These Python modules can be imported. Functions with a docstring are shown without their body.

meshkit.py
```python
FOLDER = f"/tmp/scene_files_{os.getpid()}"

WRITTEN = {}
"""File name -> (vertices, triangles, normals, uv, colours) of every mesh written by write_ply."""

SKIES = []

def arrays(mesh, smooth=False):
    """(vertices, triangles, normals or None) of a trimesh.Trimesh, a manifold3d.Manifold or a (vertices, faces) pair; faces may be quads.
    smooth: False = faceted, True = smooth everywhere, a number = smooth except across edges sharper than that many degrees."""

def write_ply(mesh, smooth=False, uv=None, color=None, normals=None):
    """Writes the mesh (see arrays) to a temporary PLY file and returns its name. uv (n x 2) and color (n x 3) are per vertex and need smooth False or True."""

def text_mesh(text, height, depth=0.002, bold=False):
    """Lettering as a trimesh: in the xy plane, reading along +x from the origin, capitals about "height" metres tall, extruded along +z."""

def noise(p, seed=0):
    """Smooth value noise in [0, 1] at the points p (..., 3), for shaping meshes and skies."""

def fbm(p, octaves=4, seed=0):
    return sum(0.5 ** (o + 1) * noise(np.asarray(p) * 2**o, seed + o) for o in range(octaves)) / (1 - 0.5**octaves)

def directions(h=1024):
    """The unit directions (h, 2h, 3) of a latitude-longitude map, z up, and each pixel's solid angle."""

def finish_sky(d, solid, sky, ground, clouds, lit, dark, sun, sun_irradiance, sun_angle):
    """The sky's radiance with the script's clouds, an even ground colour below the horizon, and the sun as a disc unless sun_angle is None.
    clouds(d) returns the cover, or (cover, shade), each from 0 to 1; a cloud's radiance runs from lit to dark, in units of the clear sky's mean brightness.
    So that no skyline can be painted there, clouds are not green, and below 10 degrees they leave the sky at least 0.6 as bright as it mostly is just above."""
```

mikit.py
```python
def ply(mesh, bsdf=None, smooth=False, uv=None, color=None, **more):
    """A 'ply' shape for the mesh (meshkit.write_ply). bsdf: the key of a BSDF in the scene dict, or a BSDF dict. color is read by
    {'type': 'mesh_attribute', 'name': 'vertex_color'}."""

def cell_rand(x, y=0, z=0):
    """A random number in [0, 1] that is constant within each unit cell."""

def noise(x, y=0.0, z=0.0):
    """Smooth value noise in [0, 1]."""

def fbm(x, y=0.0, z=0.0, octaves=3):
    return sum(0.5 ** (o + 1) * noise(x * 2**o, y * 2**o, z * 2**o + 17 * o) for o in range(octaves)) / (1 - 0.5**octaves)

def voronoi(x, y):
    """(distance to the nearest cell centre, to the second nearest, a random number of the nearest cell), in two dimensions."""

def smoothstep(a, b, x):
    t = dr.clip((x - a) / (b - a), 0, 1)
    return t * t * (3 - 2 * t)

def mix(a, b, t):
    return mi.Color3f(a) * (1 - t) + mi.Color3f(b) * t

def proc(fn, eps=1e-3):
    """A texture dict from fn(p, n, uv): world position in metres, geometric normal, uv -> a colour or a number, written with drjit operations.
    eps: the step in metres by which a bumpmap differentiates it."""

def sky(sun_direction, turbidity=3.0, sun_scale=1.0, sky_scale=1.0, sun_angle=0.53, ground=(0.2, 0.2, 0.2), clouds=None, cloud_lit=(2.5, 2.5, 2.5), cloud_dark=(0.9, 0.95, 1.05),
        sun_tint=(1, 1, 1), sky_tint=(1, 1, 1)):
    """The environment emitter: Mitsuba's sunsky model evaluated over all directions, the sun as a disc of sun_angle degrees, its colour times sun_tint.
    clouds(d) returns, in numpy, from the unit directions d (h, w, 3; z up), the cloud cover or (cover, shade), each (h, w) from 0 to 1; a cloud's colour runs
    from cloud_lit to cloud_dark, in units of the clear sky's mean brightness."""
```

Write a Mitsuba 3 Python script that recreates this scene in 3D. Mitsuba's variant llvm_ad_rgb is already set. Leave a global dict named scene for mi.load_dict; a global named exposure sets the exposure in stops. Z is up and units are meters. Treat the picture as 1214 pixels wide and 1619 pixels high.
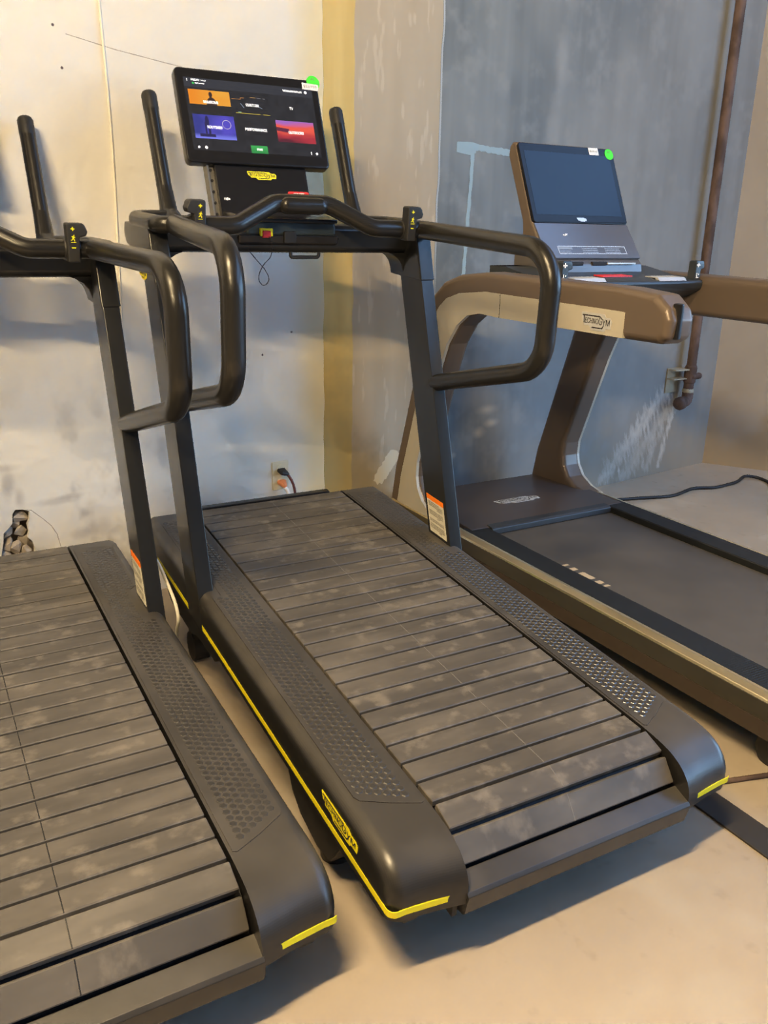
import math, random
import numpy as np, trimesh, mapbox_earcut
import drjit as dr
import mitsuba as mi
import mikit, meshkit
from mikit import noise, fbm, voronoi, smoothstep, mix
from shapely.geometry import Polygon, LineString, box as sbox
import manifold3d as m3

random.seed(7)
rng = np.random.default_rng(7)
T4 = mi.ScalarTransform4f
scene, labels = {}, {}

# ------------------------------------------------------------------ camera
CAM = np.array([-1.0484, -1.1529, 1.3442])
FWD = np.array([0.461328, 0.828119, -0.318426])
UP = np.array([0.137394, 0.287889, 0.947757])
scene['camera'] = {'type': 'perspective', 'fov': 48.7787, 'fov_axis': 'x', 'near_clip': 0.05, 'far_clip': 100.0,
                   'to_world': T4().look_at(origin=CAM.tolist(), target=(CAM + FWD).tolist(), up=UP.tolist())}
exposure = -0.08

# ------------------------------------------------------------------ daylight and lamps
scene['sky'] = mikit.sky([-0.55, 0.45, 0.7], turbidity=4.0, sun_scale=0.0, sky_scale=33.0, ground=(0.5, 0.5, 0.48),
                         clouds=lambda d: (meshkit.fbm(d * 2.5, 4) * 0.5, meshkit.fbm(d * 3.0, 3, 5)), cloud_lit=(0.8, 1.05, 1.4), cloud_dark=(0.6, 0.85, 1.2), sky_tint=(0.75, 1.0, 1.2))
WARM = np.array([1.0, 0.745, 0.41])


def lamp(key, centre, target, width, height, radiance, label, casing=0.05):
    """A real luminaire: an open casing with a glowing panel."""
    c, t = np.array(centre, float), np.array(target, float)
    z = (t - c) / np.linalg.norm(t - c)
    x = np.cross([0, 1, 0.01], z) if abs(z[2]) > 0.9 else np.cross([0, 0, 1], z)
    x /= np.linalg.norm(x)
    y = np.cross(z, x)
    m = np.eye(4)
    m[:3, 0], m[:3, 1], m[:3, 2], m[:3, 3] = x, y, z, c
    q = trimesh.Trimesh([[-width / 2, -height / 2, 0], [width / 2, -height / 2, 0], [width / 2, height / 2, 0], [-width / 2, height / 2, 0]], [[0, 1, 2], [0, 2, 3]], process=False)
    scene[key + '__panel'] = mikit.ply(q, 'm_black', to_world=T4(m), emitter={'type': 'area', 'radiance': {'type': 'rgb', 'value': [float(v) for v in radiance]}})
    b = trimesh.creation.box([width + 0.04, height + 0.04, casing])
    b.apply_translation([0, 0, -casing / 2 - 0.004])
    scene[key + '__casing'] = mikit.ply(b, 'm_grey_metal', to_world=T4(m))
    labels[key] = {'label': label, 'category': 'lamp'}


def added_shade(key, centre, ex, ey, size, offset):
    """an added thin plate that cuts off lamp light, spanned by ex, ey around centre + offset"""
    ex, ey = np.array(ex, float), np.array(ey, float)
    m_ = np.eye(4)
    m_[:3, 0], m_[:3, 1], m_[:3, 2], m_[:3, 3] = ex, ey, np.cross(ex, ey), np.array(centre, float) + offset
    scene[key] = mikit.ply(trimesh.creation.box([*size, 0.006]), 'm_black', to_world=T4(m_))


# a strip lamp over the treadmills; added side plates keep its light off the wall
OC = (-1.75, -0.80, 3.95)
lamp('ceiling_lamp', OC, (-1.75, -0.80, 0), 1.2, 0.16, WARM * 600, 'long warm strip lamp with added light-cutting side plates, hanging above the treadmills')
added_shade('ceiling_lamp__added_shade', OC, (1, 0, 0), (0, 0, 1), (1.24, 0.13), (0, 0.086, -0.065))
added_shade('ceiling_lamp__added_shade_001', OC, (1, 0, 0), (0, 0, 1), (1.24, 0.13), (0, -0.086, -0.065))
# a wall washer: a lamp facing the back wall with an added plate under it, so that the floor near the viewer gets none of its light
lamp('wall_washer', (-2.6, -2.6, 3.38), (0.1, 1.9, 3.2), 1.2, 0.16, WARM * 800, 'long warm wall washer lamp with an added cutoff plate, hanging behind the viewer')
_z = np.array([2.7, 4.5, 0.0]) / np.hypot(2.7, 4.5)
added_shade('wall_washer__added_visor', (-2.6, -2.6, 3.29), (_z[1], -_z[0], 0), _z, (1.3, 0.18), _z * 0.085)

# ------------------------------------------------------------------ materials
def rgb(*c):
    return {'type': 'rgb', 'value': [float(v) for v in c]}


def princ(c, rough=0.5, spec=0.5, metal=0.0, coat=0.0, coat_gloss=0.9):
    d = {'type': 'principled', 'base_color': rgb(*c) if isinstance(c, (tuple, list)) else c, 'roughness': rough, 'specular': spec, 'metallic': metal}
    if coat:
        d |= {'clearcoat': coat, 'clearcoat_gloss': coat_gloss}
    return d


def mat(key, bsdf, bump=None, scale=0.001, eps=1e-3):
    if bump is not None:
        bsdf = {'type': 'bumpmap', 'arbitrary': mikit.proc(bump, eps), 'scale': scale, 'bsdf': bsdf}
    scene[key] = {'type': 'twosided', 'bsdf': bsdf}


WX, WY = (0.992305, 0.123815), (-0.123815, 0.992305)     # along the back wall, into the back wall
WC = 1.9183
CORNER_S = 3.408


def ws(p):
    return p.x * WX[0] + p.y * WX[1]


def seg(x, y, ax, ay, bx, by):
    """distance from (x, y) to the segment a-b"""
    dx, dy = bx - ax, by - ay
    t = dr.clip(((x - ax) * dx + (y - ay) * dy) / (dx * dx + dy * dy), 0, 1)
    return dr.sqrt(dr.square(x - ax - t * dx) + dr.square(y - ay - t * dy))


def blob(x, y, cx, cy, rx, ry, n, soft=0.35):
    d = dr.sqrt(dr.square((x - cx) / rx) + dr.square((y - cy) / ry)) + (n - 0.5) * 1.3
    return 1 - smoothstep(1 - soft, 1 + soft, d)


def white_wall(p, n, uv):
    s, z = ws(p), p.z
    g = fbm(s * 2.2, z * 2.2, 3.1, 4)
    c = mix((0.70, 0.68, 0.62), (0.78, 0.76, 0.71), g)
    f = fbm(s * 24, z * 24, 1.7, 3)
    # scuffs low on the wall
    smudge = smoothstep(0.52, 0.75, fbm(s * 9, z * 7, 5.5, 4)) * smoothstep(0.95, 0.45, z) * smoothstep(0.35, -0.2, s)
    c = mix(c, (0.36, 0.34, 0.32), smudge * 0.75)
    for (cx, cz, rx, rz, a) in ((-0.60, 0.50, 0.02, 0.05, 0.55), (-0.57, 0.45, 0.015, 0.03, 0.5), (-0.45, 0.42, 0.06, 0.012, 0.4), (-0.40, 0.43, 0.04, 0.008, 0.35), (-0.37, 0.285, 0.035, 0.02, 0.4), (-0.30, 0.29, 0.05, 0.03, 0.35), (-0.62, 0.56, 0.05, 0.012, 0.35)):
        c = mix(c, (0.34, 0.32, 0.31), a * blob(s, z, cx, cz, rx, rz, f, 0.7))
    # hairline cracks
    w = (noise(s * 60, z * 60) - 0.5) * 0.004
    for pts in (((-0.574, 0.409), (-0.535, 0.402), (-0.50, 0.365), (-0.475, 0.335), (-0.458, 0.30), (-0.446, 0.225)), ((-0.272, 1.885), (-0.12, 1.86), (0.1, 1.835))):
        for a, b in zip(pts[:-1], pts[1:]):
            k = 1 - smoothstep(0.0006, 0.0022, seg(s, z, a[0], a[1] + 0 * w, b[0], b[1]) + w * 0.2)
            c = mix(c, (0.30, 0.27, 0.23), k * 0.8)
    for (cx, cz) in ((-0.309, 1.905), (-0.293, 1.79), (0.13, 1.83), (0.5, 0.95), (0.37, 0.87)):
        c = mix(c, (0.10, 0.08, 0.09), 1 - smoothstep(0.003, 0.0055, dr.sqrt(dr.square(s - cx) + dr.square(z - cz))))
    # yellowed, thicker paint near the panel's edge
    e = smoothstep(0.46, 0.60, s + (g - 0.5) * 0.1)
    return mix(c, (0.70, 0.60, 0.36), e * 0.8)


def orange_peel(p, n, uv):
    s, z = ws(p), p.z
    return fbm(s * 38, z * 38, 2.0, 3) * 0.7 + fbm(s * 9, z * 13, 7.0, 2) * 1.2


def concrete_wall(p, n, uv):
    s, z = ws(p), p.z
    g = fbm(s * 1.7, z * 1.7, 2.0, 4)
    f = fbm(s * 13, z * 13, 8.0, 4)
    v = fbm(s * 16, z * 1.6, 3.3, 3)
    c = mix((0.125, 0.145, 0.16), (0.225, 0.25, 0.265), smoothstep(0.25, 0.75, g * 0.6 + v * 0.4))
    c = mix(c, (0.34, 0.35, 0.35), smoothstep(0.45, 0.95, f) * 0.35)
    # greyish water stains towards the corner and low down
    c = mix(c, (0.31, 0.285, 0.25), smoothstep(1.3, 2.7, s + (g - 0.5) * 1.4) * 0.45)
    c = mix(c, (0.34, 0.28, 0.20), smoothstep(0.5, 0.0, z + (f - 0.5) * 0.35) * smoothstep(1.5, 2.4, s) * 0.7)
    # lime streaks running from the drain elbow
    for (ax, az, bx, bz, r, a) in ((2.98, 0.52, 2.50, 0.06, 0.085, 0.50), (3.03, 0.42, 2.66, 0.04, 0.09, 0.35), (3.05, 0.42, 2.96, 0.05, 0.028, 0.6), (2.99, 0.38, 2.85, 0.05, 0.05, 0.35)):
        k = (1 - smoothstep(r * 0.1, r, seg(s, z, ax, az, bx, bz) + (fbm(s * 60 + z * 22, z * 16 - s * 10, 1.0, 4) - 0.5) * r * 1.6)) * (0.45 + 0.9 * fbm(s * 50, z * 30, 4.0, 3))
        c = mix(c, (0.62, 0.58, 0.52), k * a)
    # pale dabs of plaster
    for (cx, cz, rx, rz) in ((1.57, 0.53, 0.05, 0.018), (1.60, 0.46, 0.03, 0.015), (1.52, 0.42, 0.03, 0.02), (1.36, 0.33, 0.02, 0.012), (1.60, 0.70, 0.014, 0.01)):
        c = mix(c, (0.56, 0.51, 0.43), 0.55 * blob(s, z, cx, cz, rx, rz, f, 0.9))
    for (cx, cz, rx, rz) in ((1.90, 2.05, 0.03, 0.10), (1.88, 1.75, 0.04, 0.12), (1.45, 0.62, 0.16, 0.06)):
        c = mix(c, (0.42, 0.42, 0.41), 0.35 * blob(s, z, cx, cz, rx, rz, f, 0.8))
    # two painted bands beside the plaster panel: ochre, then tan
    tan = mix((0.40, 0.335, 0.24), (0.47, 0.40, 0.30), fbm(s * 14, z * 2.2, 4.0, 3))
    tan = mix(tan, (0.62, 0.55, 0.44), smoothstep(0.66, 0.80, fbm(s * 40, z * 9, 9.0, 3)) * 0.35)
    edge = 1.212 + (noise(z * 9, 3.0) - 0.5) * 0.008
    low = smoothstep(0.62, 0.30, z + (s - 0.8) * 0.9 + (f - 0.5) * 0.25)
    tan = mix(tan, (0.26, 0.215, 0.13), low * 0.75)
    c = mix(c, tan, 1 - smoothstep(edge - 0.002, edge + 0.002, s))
    c = mix(c, (0.50, 0.55, 0.58), (1 - smoothstep(0.002, 0.006, dr.abs(s - edge - 0.006))) * smoothstep(0.9, 1.4, z) * 0.7)
    och = mix((0.56, 0.40, 0.13), (0.66, 0.50, 0.20), fbm(s * 22, z * 3, 6.0, 3))
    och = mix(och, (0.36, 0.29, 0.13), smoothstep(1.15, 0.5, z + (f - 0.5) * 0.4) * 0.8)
    e2 = 0.793 + (noise(z * 14, 8.0) - 0.5) * 0.007
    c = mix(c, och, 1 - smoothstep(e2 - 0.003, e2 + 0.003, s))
    # torn pale patch low down beside the ochre band
    k = smoothstep(0.0, 0.004, 0.034 - seg(s, z, 0.945, 0.29, 1.02, 0.375) + (noise(s * 90, z * 90) - 0.5) * 0.012)
    c = mix(c, (0.60, 0.54, 0.40), k)
    return c


def side_wall(p, n, uv):
    q = p.x * 0.57 - p.y * 0.82
    g = fbm(q * 2.0, p.z * 2.0, 5.0, 4)
    c = mix((0.31, 0.28, 0.25), (0.43, 0.395, 0.36), g)
    c = mix(c, (0.36, 0.27, 0.16), smoothstep(0.55, 0.1, p.z + (fbm(q * 8, p.z * 8, 2.0, 3) - 0.5) * 0.5) * 0.7)
    return c


def trowel(p, n, uv):
    return fbm(p.x * 9, p.y * 9, p.z * 9, 4)


def floor_colour(p, n, uv):
    g = fbm(p.x * 1.3, p.y * 1.3, 1.0, 4)
    f = fbm(p.x * 11, p.y * 11, 4.0, 4)
    c = mix((0.31, 0.255, 0.19), (0.46, 0.385, 0.295), g * 0.75 + f * 0.25)
    c = mix(c, (0.46, 0.41, 0.33), smoothstep(0.6, 0.8, fbm(p.x * 5 + 3, p.y * 5, 2.0, 3)) * 0.4)
    c = mix(c, (0.16, 0.12, 0.085), smoothstep(0.70, 0.92, fbm(p.x * 22, p.y * 22, 9.0, 4)) * 0.2)
    c = mix(c, (0.14, 0.105, 0.08), 0.45 * blob(p.x, p.y, 0.02, -0.47, 0.035, 0.02, f, 0.8))
    return c


def slat_colour(p, n, uv):
    g = fbm(p.x * 3.0, p.y * 3.0, 3.0, 4)
    a = smoothstep(0.30, 0.80, fbm(p.x * 7 + 2, p.y * 15, p.z * 9, 5))
    b = smoothstep(0.55, 0.90, fbm(p.x * 24, p.y * 30, 6.0, 5))
    c = mix((0.066, 0.060, 0.053), (0.108, 0.097, 0.084), g)
    d = smoothstep(0.35, 0.75, fbm(p.x * 3.1 + 7, p.y * 21, 1.0, 4))
    c = mix(c, (0.155, 0.138, 0.116), a * 0.6)
    c = mix(c, (0.045, 0.042, 0.040), d * 0.45)
    return mix(c, (0.24, 0.21, 0.17), b * 0.55)


def plastic_dust(p, n, uv):
    # dust settles on what faces up
    a = smoothstep(0.35, 0.75, fbm(p.x * 6, p.y * 6, p.z * 6, 4)) * 0.45 + 0.55
    up = smoothstep(0.25, 0.95, n.z)
    return mix((0.013, 0.0125, 0.0125), (0.072, 0.066, 0.059), a * up)


def grain(p, n, uv):
    return noise(p.x * 700, p.y * 700, p.z * 700)


def rust(p, n, uv):
    g = fbm(p.x * 20, p.y * 20, p.z * 9, 4)
    return mix((0.075, 0.050, 0.043), (0.165, 0.110, 0.092), smoothstep(0.3, 0.75, g))


def c_belt(p, n, uv):
    g = fbm(p.x * 4, p.y * 4, 2.0, 4)
    return mix((0.055, 0.053, 0.052), (0.105, 0.096, 0.086), g)


def ribbed(p, n, uv):
    return 0.5 + 0.5 * dr.sin(p.y * 700)


def lumps(p, n, uv):
    return mix((0.30, 0.25, 0.20), (0.62, 0.56, 0.48), fbm(p.x * 30, p.y * 30, p.z * 30, 3))


mat('m_white_wall', princ(mikit.proc(white_wall), 0.75, 0.25), orange_peel, 0.006, 2e-3)
mat('m_concrete', princ(mikit.proc(concrete_wall), 0.72, 0.35), trowel, 0.004, 3e-3)
mat('m_side_wall', princ(mikit.proc(side_wall), 0.8, 0.3), trowel, 0.004, 3e-3)
mat('m_floor', princ(mikit.proc(floor_colour), 0.55, 0.4), trowel, 0.002, 3e-3)
mat('m_plain_wall', princ((0.20, 0.19, 0.18), 0.85, 0.2))
mat('m_ceiling', princ((0.14, 0.135, 0.13), 0.9, 0.2))
mat('m_slat', princ(mikit.proc(slat_colour), 0.52, 0.45))
mat('m_lower', princ((0.055, 0.041, 0.032), 0.45, 0.4))
mat('m_cover', princ(mikit.proc(plastic_dust), 0.34, 0.5), grain, 0.00015, 4e-4)
mat('m_tread', princ(mikit.proc(plastic_dust), 0.5, 0.45))
mat('m_hex', princ((0.026, 0.024, 0.022), 0.30, 1.0, 0, 1.0, 0.7))
mat('m_seam', princ((0.15, 0.14, 0.125), 0.6, 0.3))
mat('m_steel', princ((0.016, 0.0165, 0.017), 0.24, 0.4))
mat('m_foam', princ((0.013, 0.0125, 0.012), 0.28, 0.5))
mat('m_black', princ((0.018, 0.018, 0.019), 0.5, 0.4))
mat('m_gloss_black', princ((0.012, 0.012, 0.014), 0.18, 0.4))
mat('m_grey_metal', princ((0.35, 0.35, 0.35), 0.45, 0.5, 0.6))
mat('m_dark_metal', princ((0.16, 0.155, 0.145), 0.45, 0.5, 0.4))
mat('m_painted_highlight', princ((0.85, 0.73, 0.50), 0.28, 0.5, 0.9))  # pale gold stands in for a highlight along the rail edge
mat('m_bezel', princ((0.010, 0.011, 0.016), 0.22, 0.18))
mat('m_yellow', princ((0.80, 0.70, 0.015), 0.45, 0.4))
mat('m_ink', princ((0.02, 0.018, 0.02), 0.6, 0.3))
mat('m_red', princ((0.62, 0.03, 0.035), 0.4, 0.5))
mat('m_white', princ((0.82, 0.81, 0.80), 0.6, 0.3))
mat('m_green', princ((0.08, 0.85, 0.05), 0.6, 0.3))
mat('m_orange', princ((0.90, 0.20, 0.01), 0.55, 0.3))
mat('m_paper', princ((0.60, 0.57, 0.47), 0.7, 0.2))
mat('m_print', princ((0.27, 0.25, 0.20), 0.7, 0.2))
mat('m_tray', princ((0.022, 0.032, 0.038), 0.35, 0.5))
mat('m_bronze', princ((0.13, 0.098, 0.076), 0.33, 0.5, 0.2))
mat('m_olive', princ((0.20, 0.178, 0.13), 0.30, 0.5, 0.8))
mat('m_face', princ((0.48, 0.44, 0.36), 0.40, 0.5, 0.1))
mat('m_mauve', princ((0.075, 0.070, 0.075), 0.20, 0.8))
mat('m_hood', princ((0.06, 0.048, 0.044), 0.36, 0.5))
mat('m_slate', princ((0.028, 0.032, 0.038), 0.42, 0.5))
mat('m_navy_bar', princ((0.024, 0.030, 0.038), 0.32, 0.5))
mat('m_reflection_display', princ((0.012, 0.022, 0.045), 0.22, 0.22))  # navy base colour carries the blue sky reflection of a dark display
mat('m_silver', princ((0.60, 0.60, 0.60), 0.38, 0.5, 0.4))
mat('m_belt', princ(mikit.proc(c_belt), 0.55, 0.4))
mat('m_rubber_rib', princ((0.013, 0.015, 0.017), 0.50, 0.35), ribbed, 0.0012, 4e-4)
mat('m_rubber', princ((0.035, 0.032, 0.030), 0.6, 0.4))
mat('m_rust', princ(mikit.proc(rust), 0.75, 0.3))
mat('m_zinc', princ((0.42, 0.37, 0.27), 0.5, 0.4, 0.3))
mat('m_lump', princ(mikit.proc(lumps), 0.9, 0.2))
mat('m_ivory', princ((0.70, 0.64, 0.47), 0.5, 0.4))
mat('m_cable', princ((0.82, 0.78, 0.66), 0.5, 0.4))
mat('m_tape', princ((0.31, 0.42, 0.48), 0.7, 0.3))
mat('m_brown_cord', princ((0.10, 0.035, 0.03), 0.5, 0.4))
mat('m_plug_orange', princ((0.70, 0.26, 0.12), 0.5, 0.4))
mat('m_tan_mark', princ((0.50, 0.40, 0.27), 0.6, 0.3))


# ------------------------------------------------------------------ mesh helpers
def tri2d(poly):
    poly = np.asarray(poly, float)
    f = mapbox_earcut.triangulate_float64(poly, np.array([len(poly)], np.uint32)).reshape(-1, 3)
    return poly, f.astype(int)


def inset(poly, d):
    p = np.asarray(poly, float)
    a, b = np.roll(p, 1, 0), np.roll(p, -1, 0)
    def nrm(u):
        u = u / (np.linalg.norm(u, axis=1, keepdims=True) + 1e-12)
        return np.stack([-u[:, 1], u[:, 0]], 1)
    n1, n2 = nrm(p - a), nrm(b - p)
    k = 1 + (n1 * n2).sum(1, keepdims=True)
    return p + d * (n1 + n2) / np.maximum(k, 0.35)


def prism(poly, d0, d1, bevel=0.0, steps=2, axis='x'):
    poly = np.asarray(poly, float)
    x, y = poly[:, 0], poly[:, 1]
    if (x * np.roll(y, -1) - np.roll(x, -1) * y).sum() < 0:
        poly = poly[::-1]
    rings = []
    if bevel:
        A = np.linspace(0, np.pi / 2, steps + 1)
        for a in A:
            rings.append((inset(poly, bevel * (1 - np.sin(a))), d0 + bevel * (1 - np.cos(a))))
        for a in A[::-1]:
            rings.append((inset(poly, bevel * (1 - np.sin(a))), d1 - bevel * (1 - np.cos(a))))
    else:
        rings = [(poly, d0), (poly, d1)]
    n = len(poly)
    v = np.vstack([np.column_stack([r, np.full(n, d)]) for r, d in rings])
    f = []
    for k in range(len(rings) - 1):
        for i in range(n):
            j = (i + 1) % n
            f += [[k * n + i, k * n + j, (k + 1) * n + j], [k * n + i, (k + 1) * n + j, (k + 1) * n + i]]
    cap = tri2d(rings[0][0])[1]
    q, p3 = rings[0][0], None
    # orient the cap counter-clockwise
    for t in cap:
        a, b, c = q[t]
        if (b[0] - a[0]) * (c[1] - a[1]) - (b[1] - a[1]) * (c[0] - a[0]) < 0:
            t[1], t[2] = t[2], t[1]
    f = np.vstack([np.array(f), cap[:, ::-1], cap + (len(rings) - 1) * n])
    if axis == 'x':
        v = v[:, [2, 0, 1]]
    elif axis == 'y':
        v = v[:, [0, 2, 1]]
        f = f[:, ::-1]
    return trimesh.Trimesh(v, f, process=False)


def rrect(x0, x1, y0, y1, r, n=4):
    pts = []
    for cx, cy, a in ((x1 - r, y1 - r, 0), (x0 + r, y1 - r, 90), (x0 + r, y0 + r, 180), (x1 - r, y0 + r, 270)):
        for i in range(n + 1):
            t = math.radians(a + 90 * i / n)
            pts.append((cx + r * math.cos(t), cy + r * math.sin(t)))
    return pts


def fillet(pts, rads, n=5, closed=True):
    """round the corners of a 2-D or 3-D polyline"""
    p = [np.asarray(q, float) for q in pts]
    if np.isscalar(rads):
        rads = [rads] * len(p)
    out = []
    for i, q in enumerate(p):
        if not closed and i in (0, len(p) - 1) or rads[i] == 0:
            out.append(q)
            continue
        a, b = p[i - 1] - q, p[(i + 1) % len(p)] - q
        la, lb = np.linalg.norm(a), np.linalg.norm(b)
        a, b = a / la, b / lb
        half = math.acos(max(-1, min(1, float(a @ b)))) / 2
        if half > 1.55:
            out.append(q)
            continue
        d = min(rads[i] / math.tan(half), 0.49 * la, 0.49 * lb)
        r = d * math.tan(half)
        c = q + (a + b) / np.linalg.norm(a + b) * r / math.sin(half)
        s, e = q + a * d - c, q + b * d - c
        tot = math.pi - 2 * half
        for k in range(n + 1):
            t = k / n
            out.append(c + (math.sin((1 - t) * tot) * s + math.sin(t * tot) * e) / math.sin(tot))
    return np.array(out)


def tube(path, r, n=18, cap=True, flat=False):
    p = np.asarray(path, float)
    r = np.broadcast_to(np.asarray(r, float), (len(p),)).copy()
    t = np.gradient(p, axis=0)
    t /= np.linalg.norm(t, axis=1, keepdims=True)
    u = np.cross(t[0], [0, 0, 1.0] if abs(t[0][2]) < 0.9 else [1.0, 0, 0])
    u /= np.linalg.norm(u)
    rings, ang = [], np.arange(n) * 2 * np.pi / n
    us = []
    for i in range(len(p)):
        u = u - t[i] * (u @ t[i])
        u /= np.linalg.norm(u)
        us.append(u)
    def ring(c, ti, ui, rr):
        w = np.cross(ti, ui)
        return c + rr * (np.cos(ang)[:, None] * ui + np.sin(ang)[:, None] * w)
    if cap:
        for a in ((0.0, 0.92) if flat else (0.05, 0.5, 0.85)):
            h = 0 if flat else math.sqrt(1 - a * a) * r[0] * 0.6
            rings.append(ring(p[0] - t[0] * h, t[0], us[0], r[0] * max(a, 0.02)))
    for i in range(len(p)):
        rings.append(ring(p[i], t[i], us[i], r[i]))
    if cap:
        for a in ((0.92, 0.0) if flat else (0.85, 0.5, 0.05)):
            h = 0 if flat else math.sqrt(1 - a * a) * r[-1] * 0.6
            rings.append(ring(p[-1] + t[-1] * h, t[-1], us[-1], r[-1] * max(a, 0.02)))
    v = np.vstack(rings)
    k, i = np.meshgrid(np.arange(len(rings) - 1), np.arange(n), indexing='ij')
    k, i = k.ravel(), i.ravel()
    j = (i + 1) % n
    f = np.vstack([np.stack([k * n + i, k * n + j, (k + 1) * n + j], 1), np.stack([k * n + i, (k + 1) * n + j, (k + 1) * n + i], 1)])
    return trimesh.Trimesh(v, f, process=False)


def box(x0, x1, y0, y1, z0, z1, b=0.0):
    if b:
        return prism(rrect(x0, x1, y0, y1, b, 2), z0, z1, b, 2, 'z')
    m = trimesh.creation.box([x1 - x0, y1 - y0, z1 - z0])
    m.apply_translation([(x0 + x1) / 2, (y0 + y1) / 2, (z0 + z1) / 2])
    return m


def cyl(c, r, h, axis='x', n=28):
    m = trimesh.creation.cylinder(r, h, sections=n)
    if axis == 'x':
        m.apply_transform(trimesh.transformations.rotation_matrix(np.pi / 2, [0, 1, 0]))
    elif axis == 'y':
        m.apply_transform(trimesh.transformations.rotation_matrix(np.pi / 2, [1, 0, 0]))
    m.apply_translation(c)
    return m


def mirror(m):
    m = m.copy()
    return trimesh.Trimesh(m.vertices * [-1, 1, 1], m.faces[:, ::-1], process=False)


def join(*ms):
    return trimesh.util.concatenate(list(ms))


def onto(mesh, o, ex, ey):
    """place a mesh drawn in xy (facing +z) on the plane through o with axes ex, ey"""
    ex, ey = np.asarray(ex, float), np.asarray(ey, float)
    ez = np.cross(ex, ey)
    m = np.eye(4)
    m[:3, 0], m[:3, 1], m[:3, 2], m[:3, 3] = ex, ey, ez, o
    mesh = mesh.copy()
    mesh.apply_transform(m)
    return mesh


def fit(mesh, x0, x1, y0, y1):
    b = mesh.bounds
    mesh = mesh.copy()
    mesh.apply_translation([-b[0][0], -b[0][1], 0])
    mesh.apply_scale([(x1 - x0) / (b[1][0] - b[0][0]), (y1 - y0) / (b[1][1] - b[0][1]), 1])
    mesh.apply_translation([x0, y0, 0])
    return mesh


def text(s, x0, x1, y0, y1, z0=0.0, depth=0.0008, bold=True):
    m = fit(meshkit.text_mesh(s, 0.1, depth, bold), x0, x1, y0, y1)
    m.apply_translation([0, 0, z0])
    return m


def plate(pts, t=0.001, z0=0.0):
    return prism(pts, z0, z0 + t, 0, 1, 'z')


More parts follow.
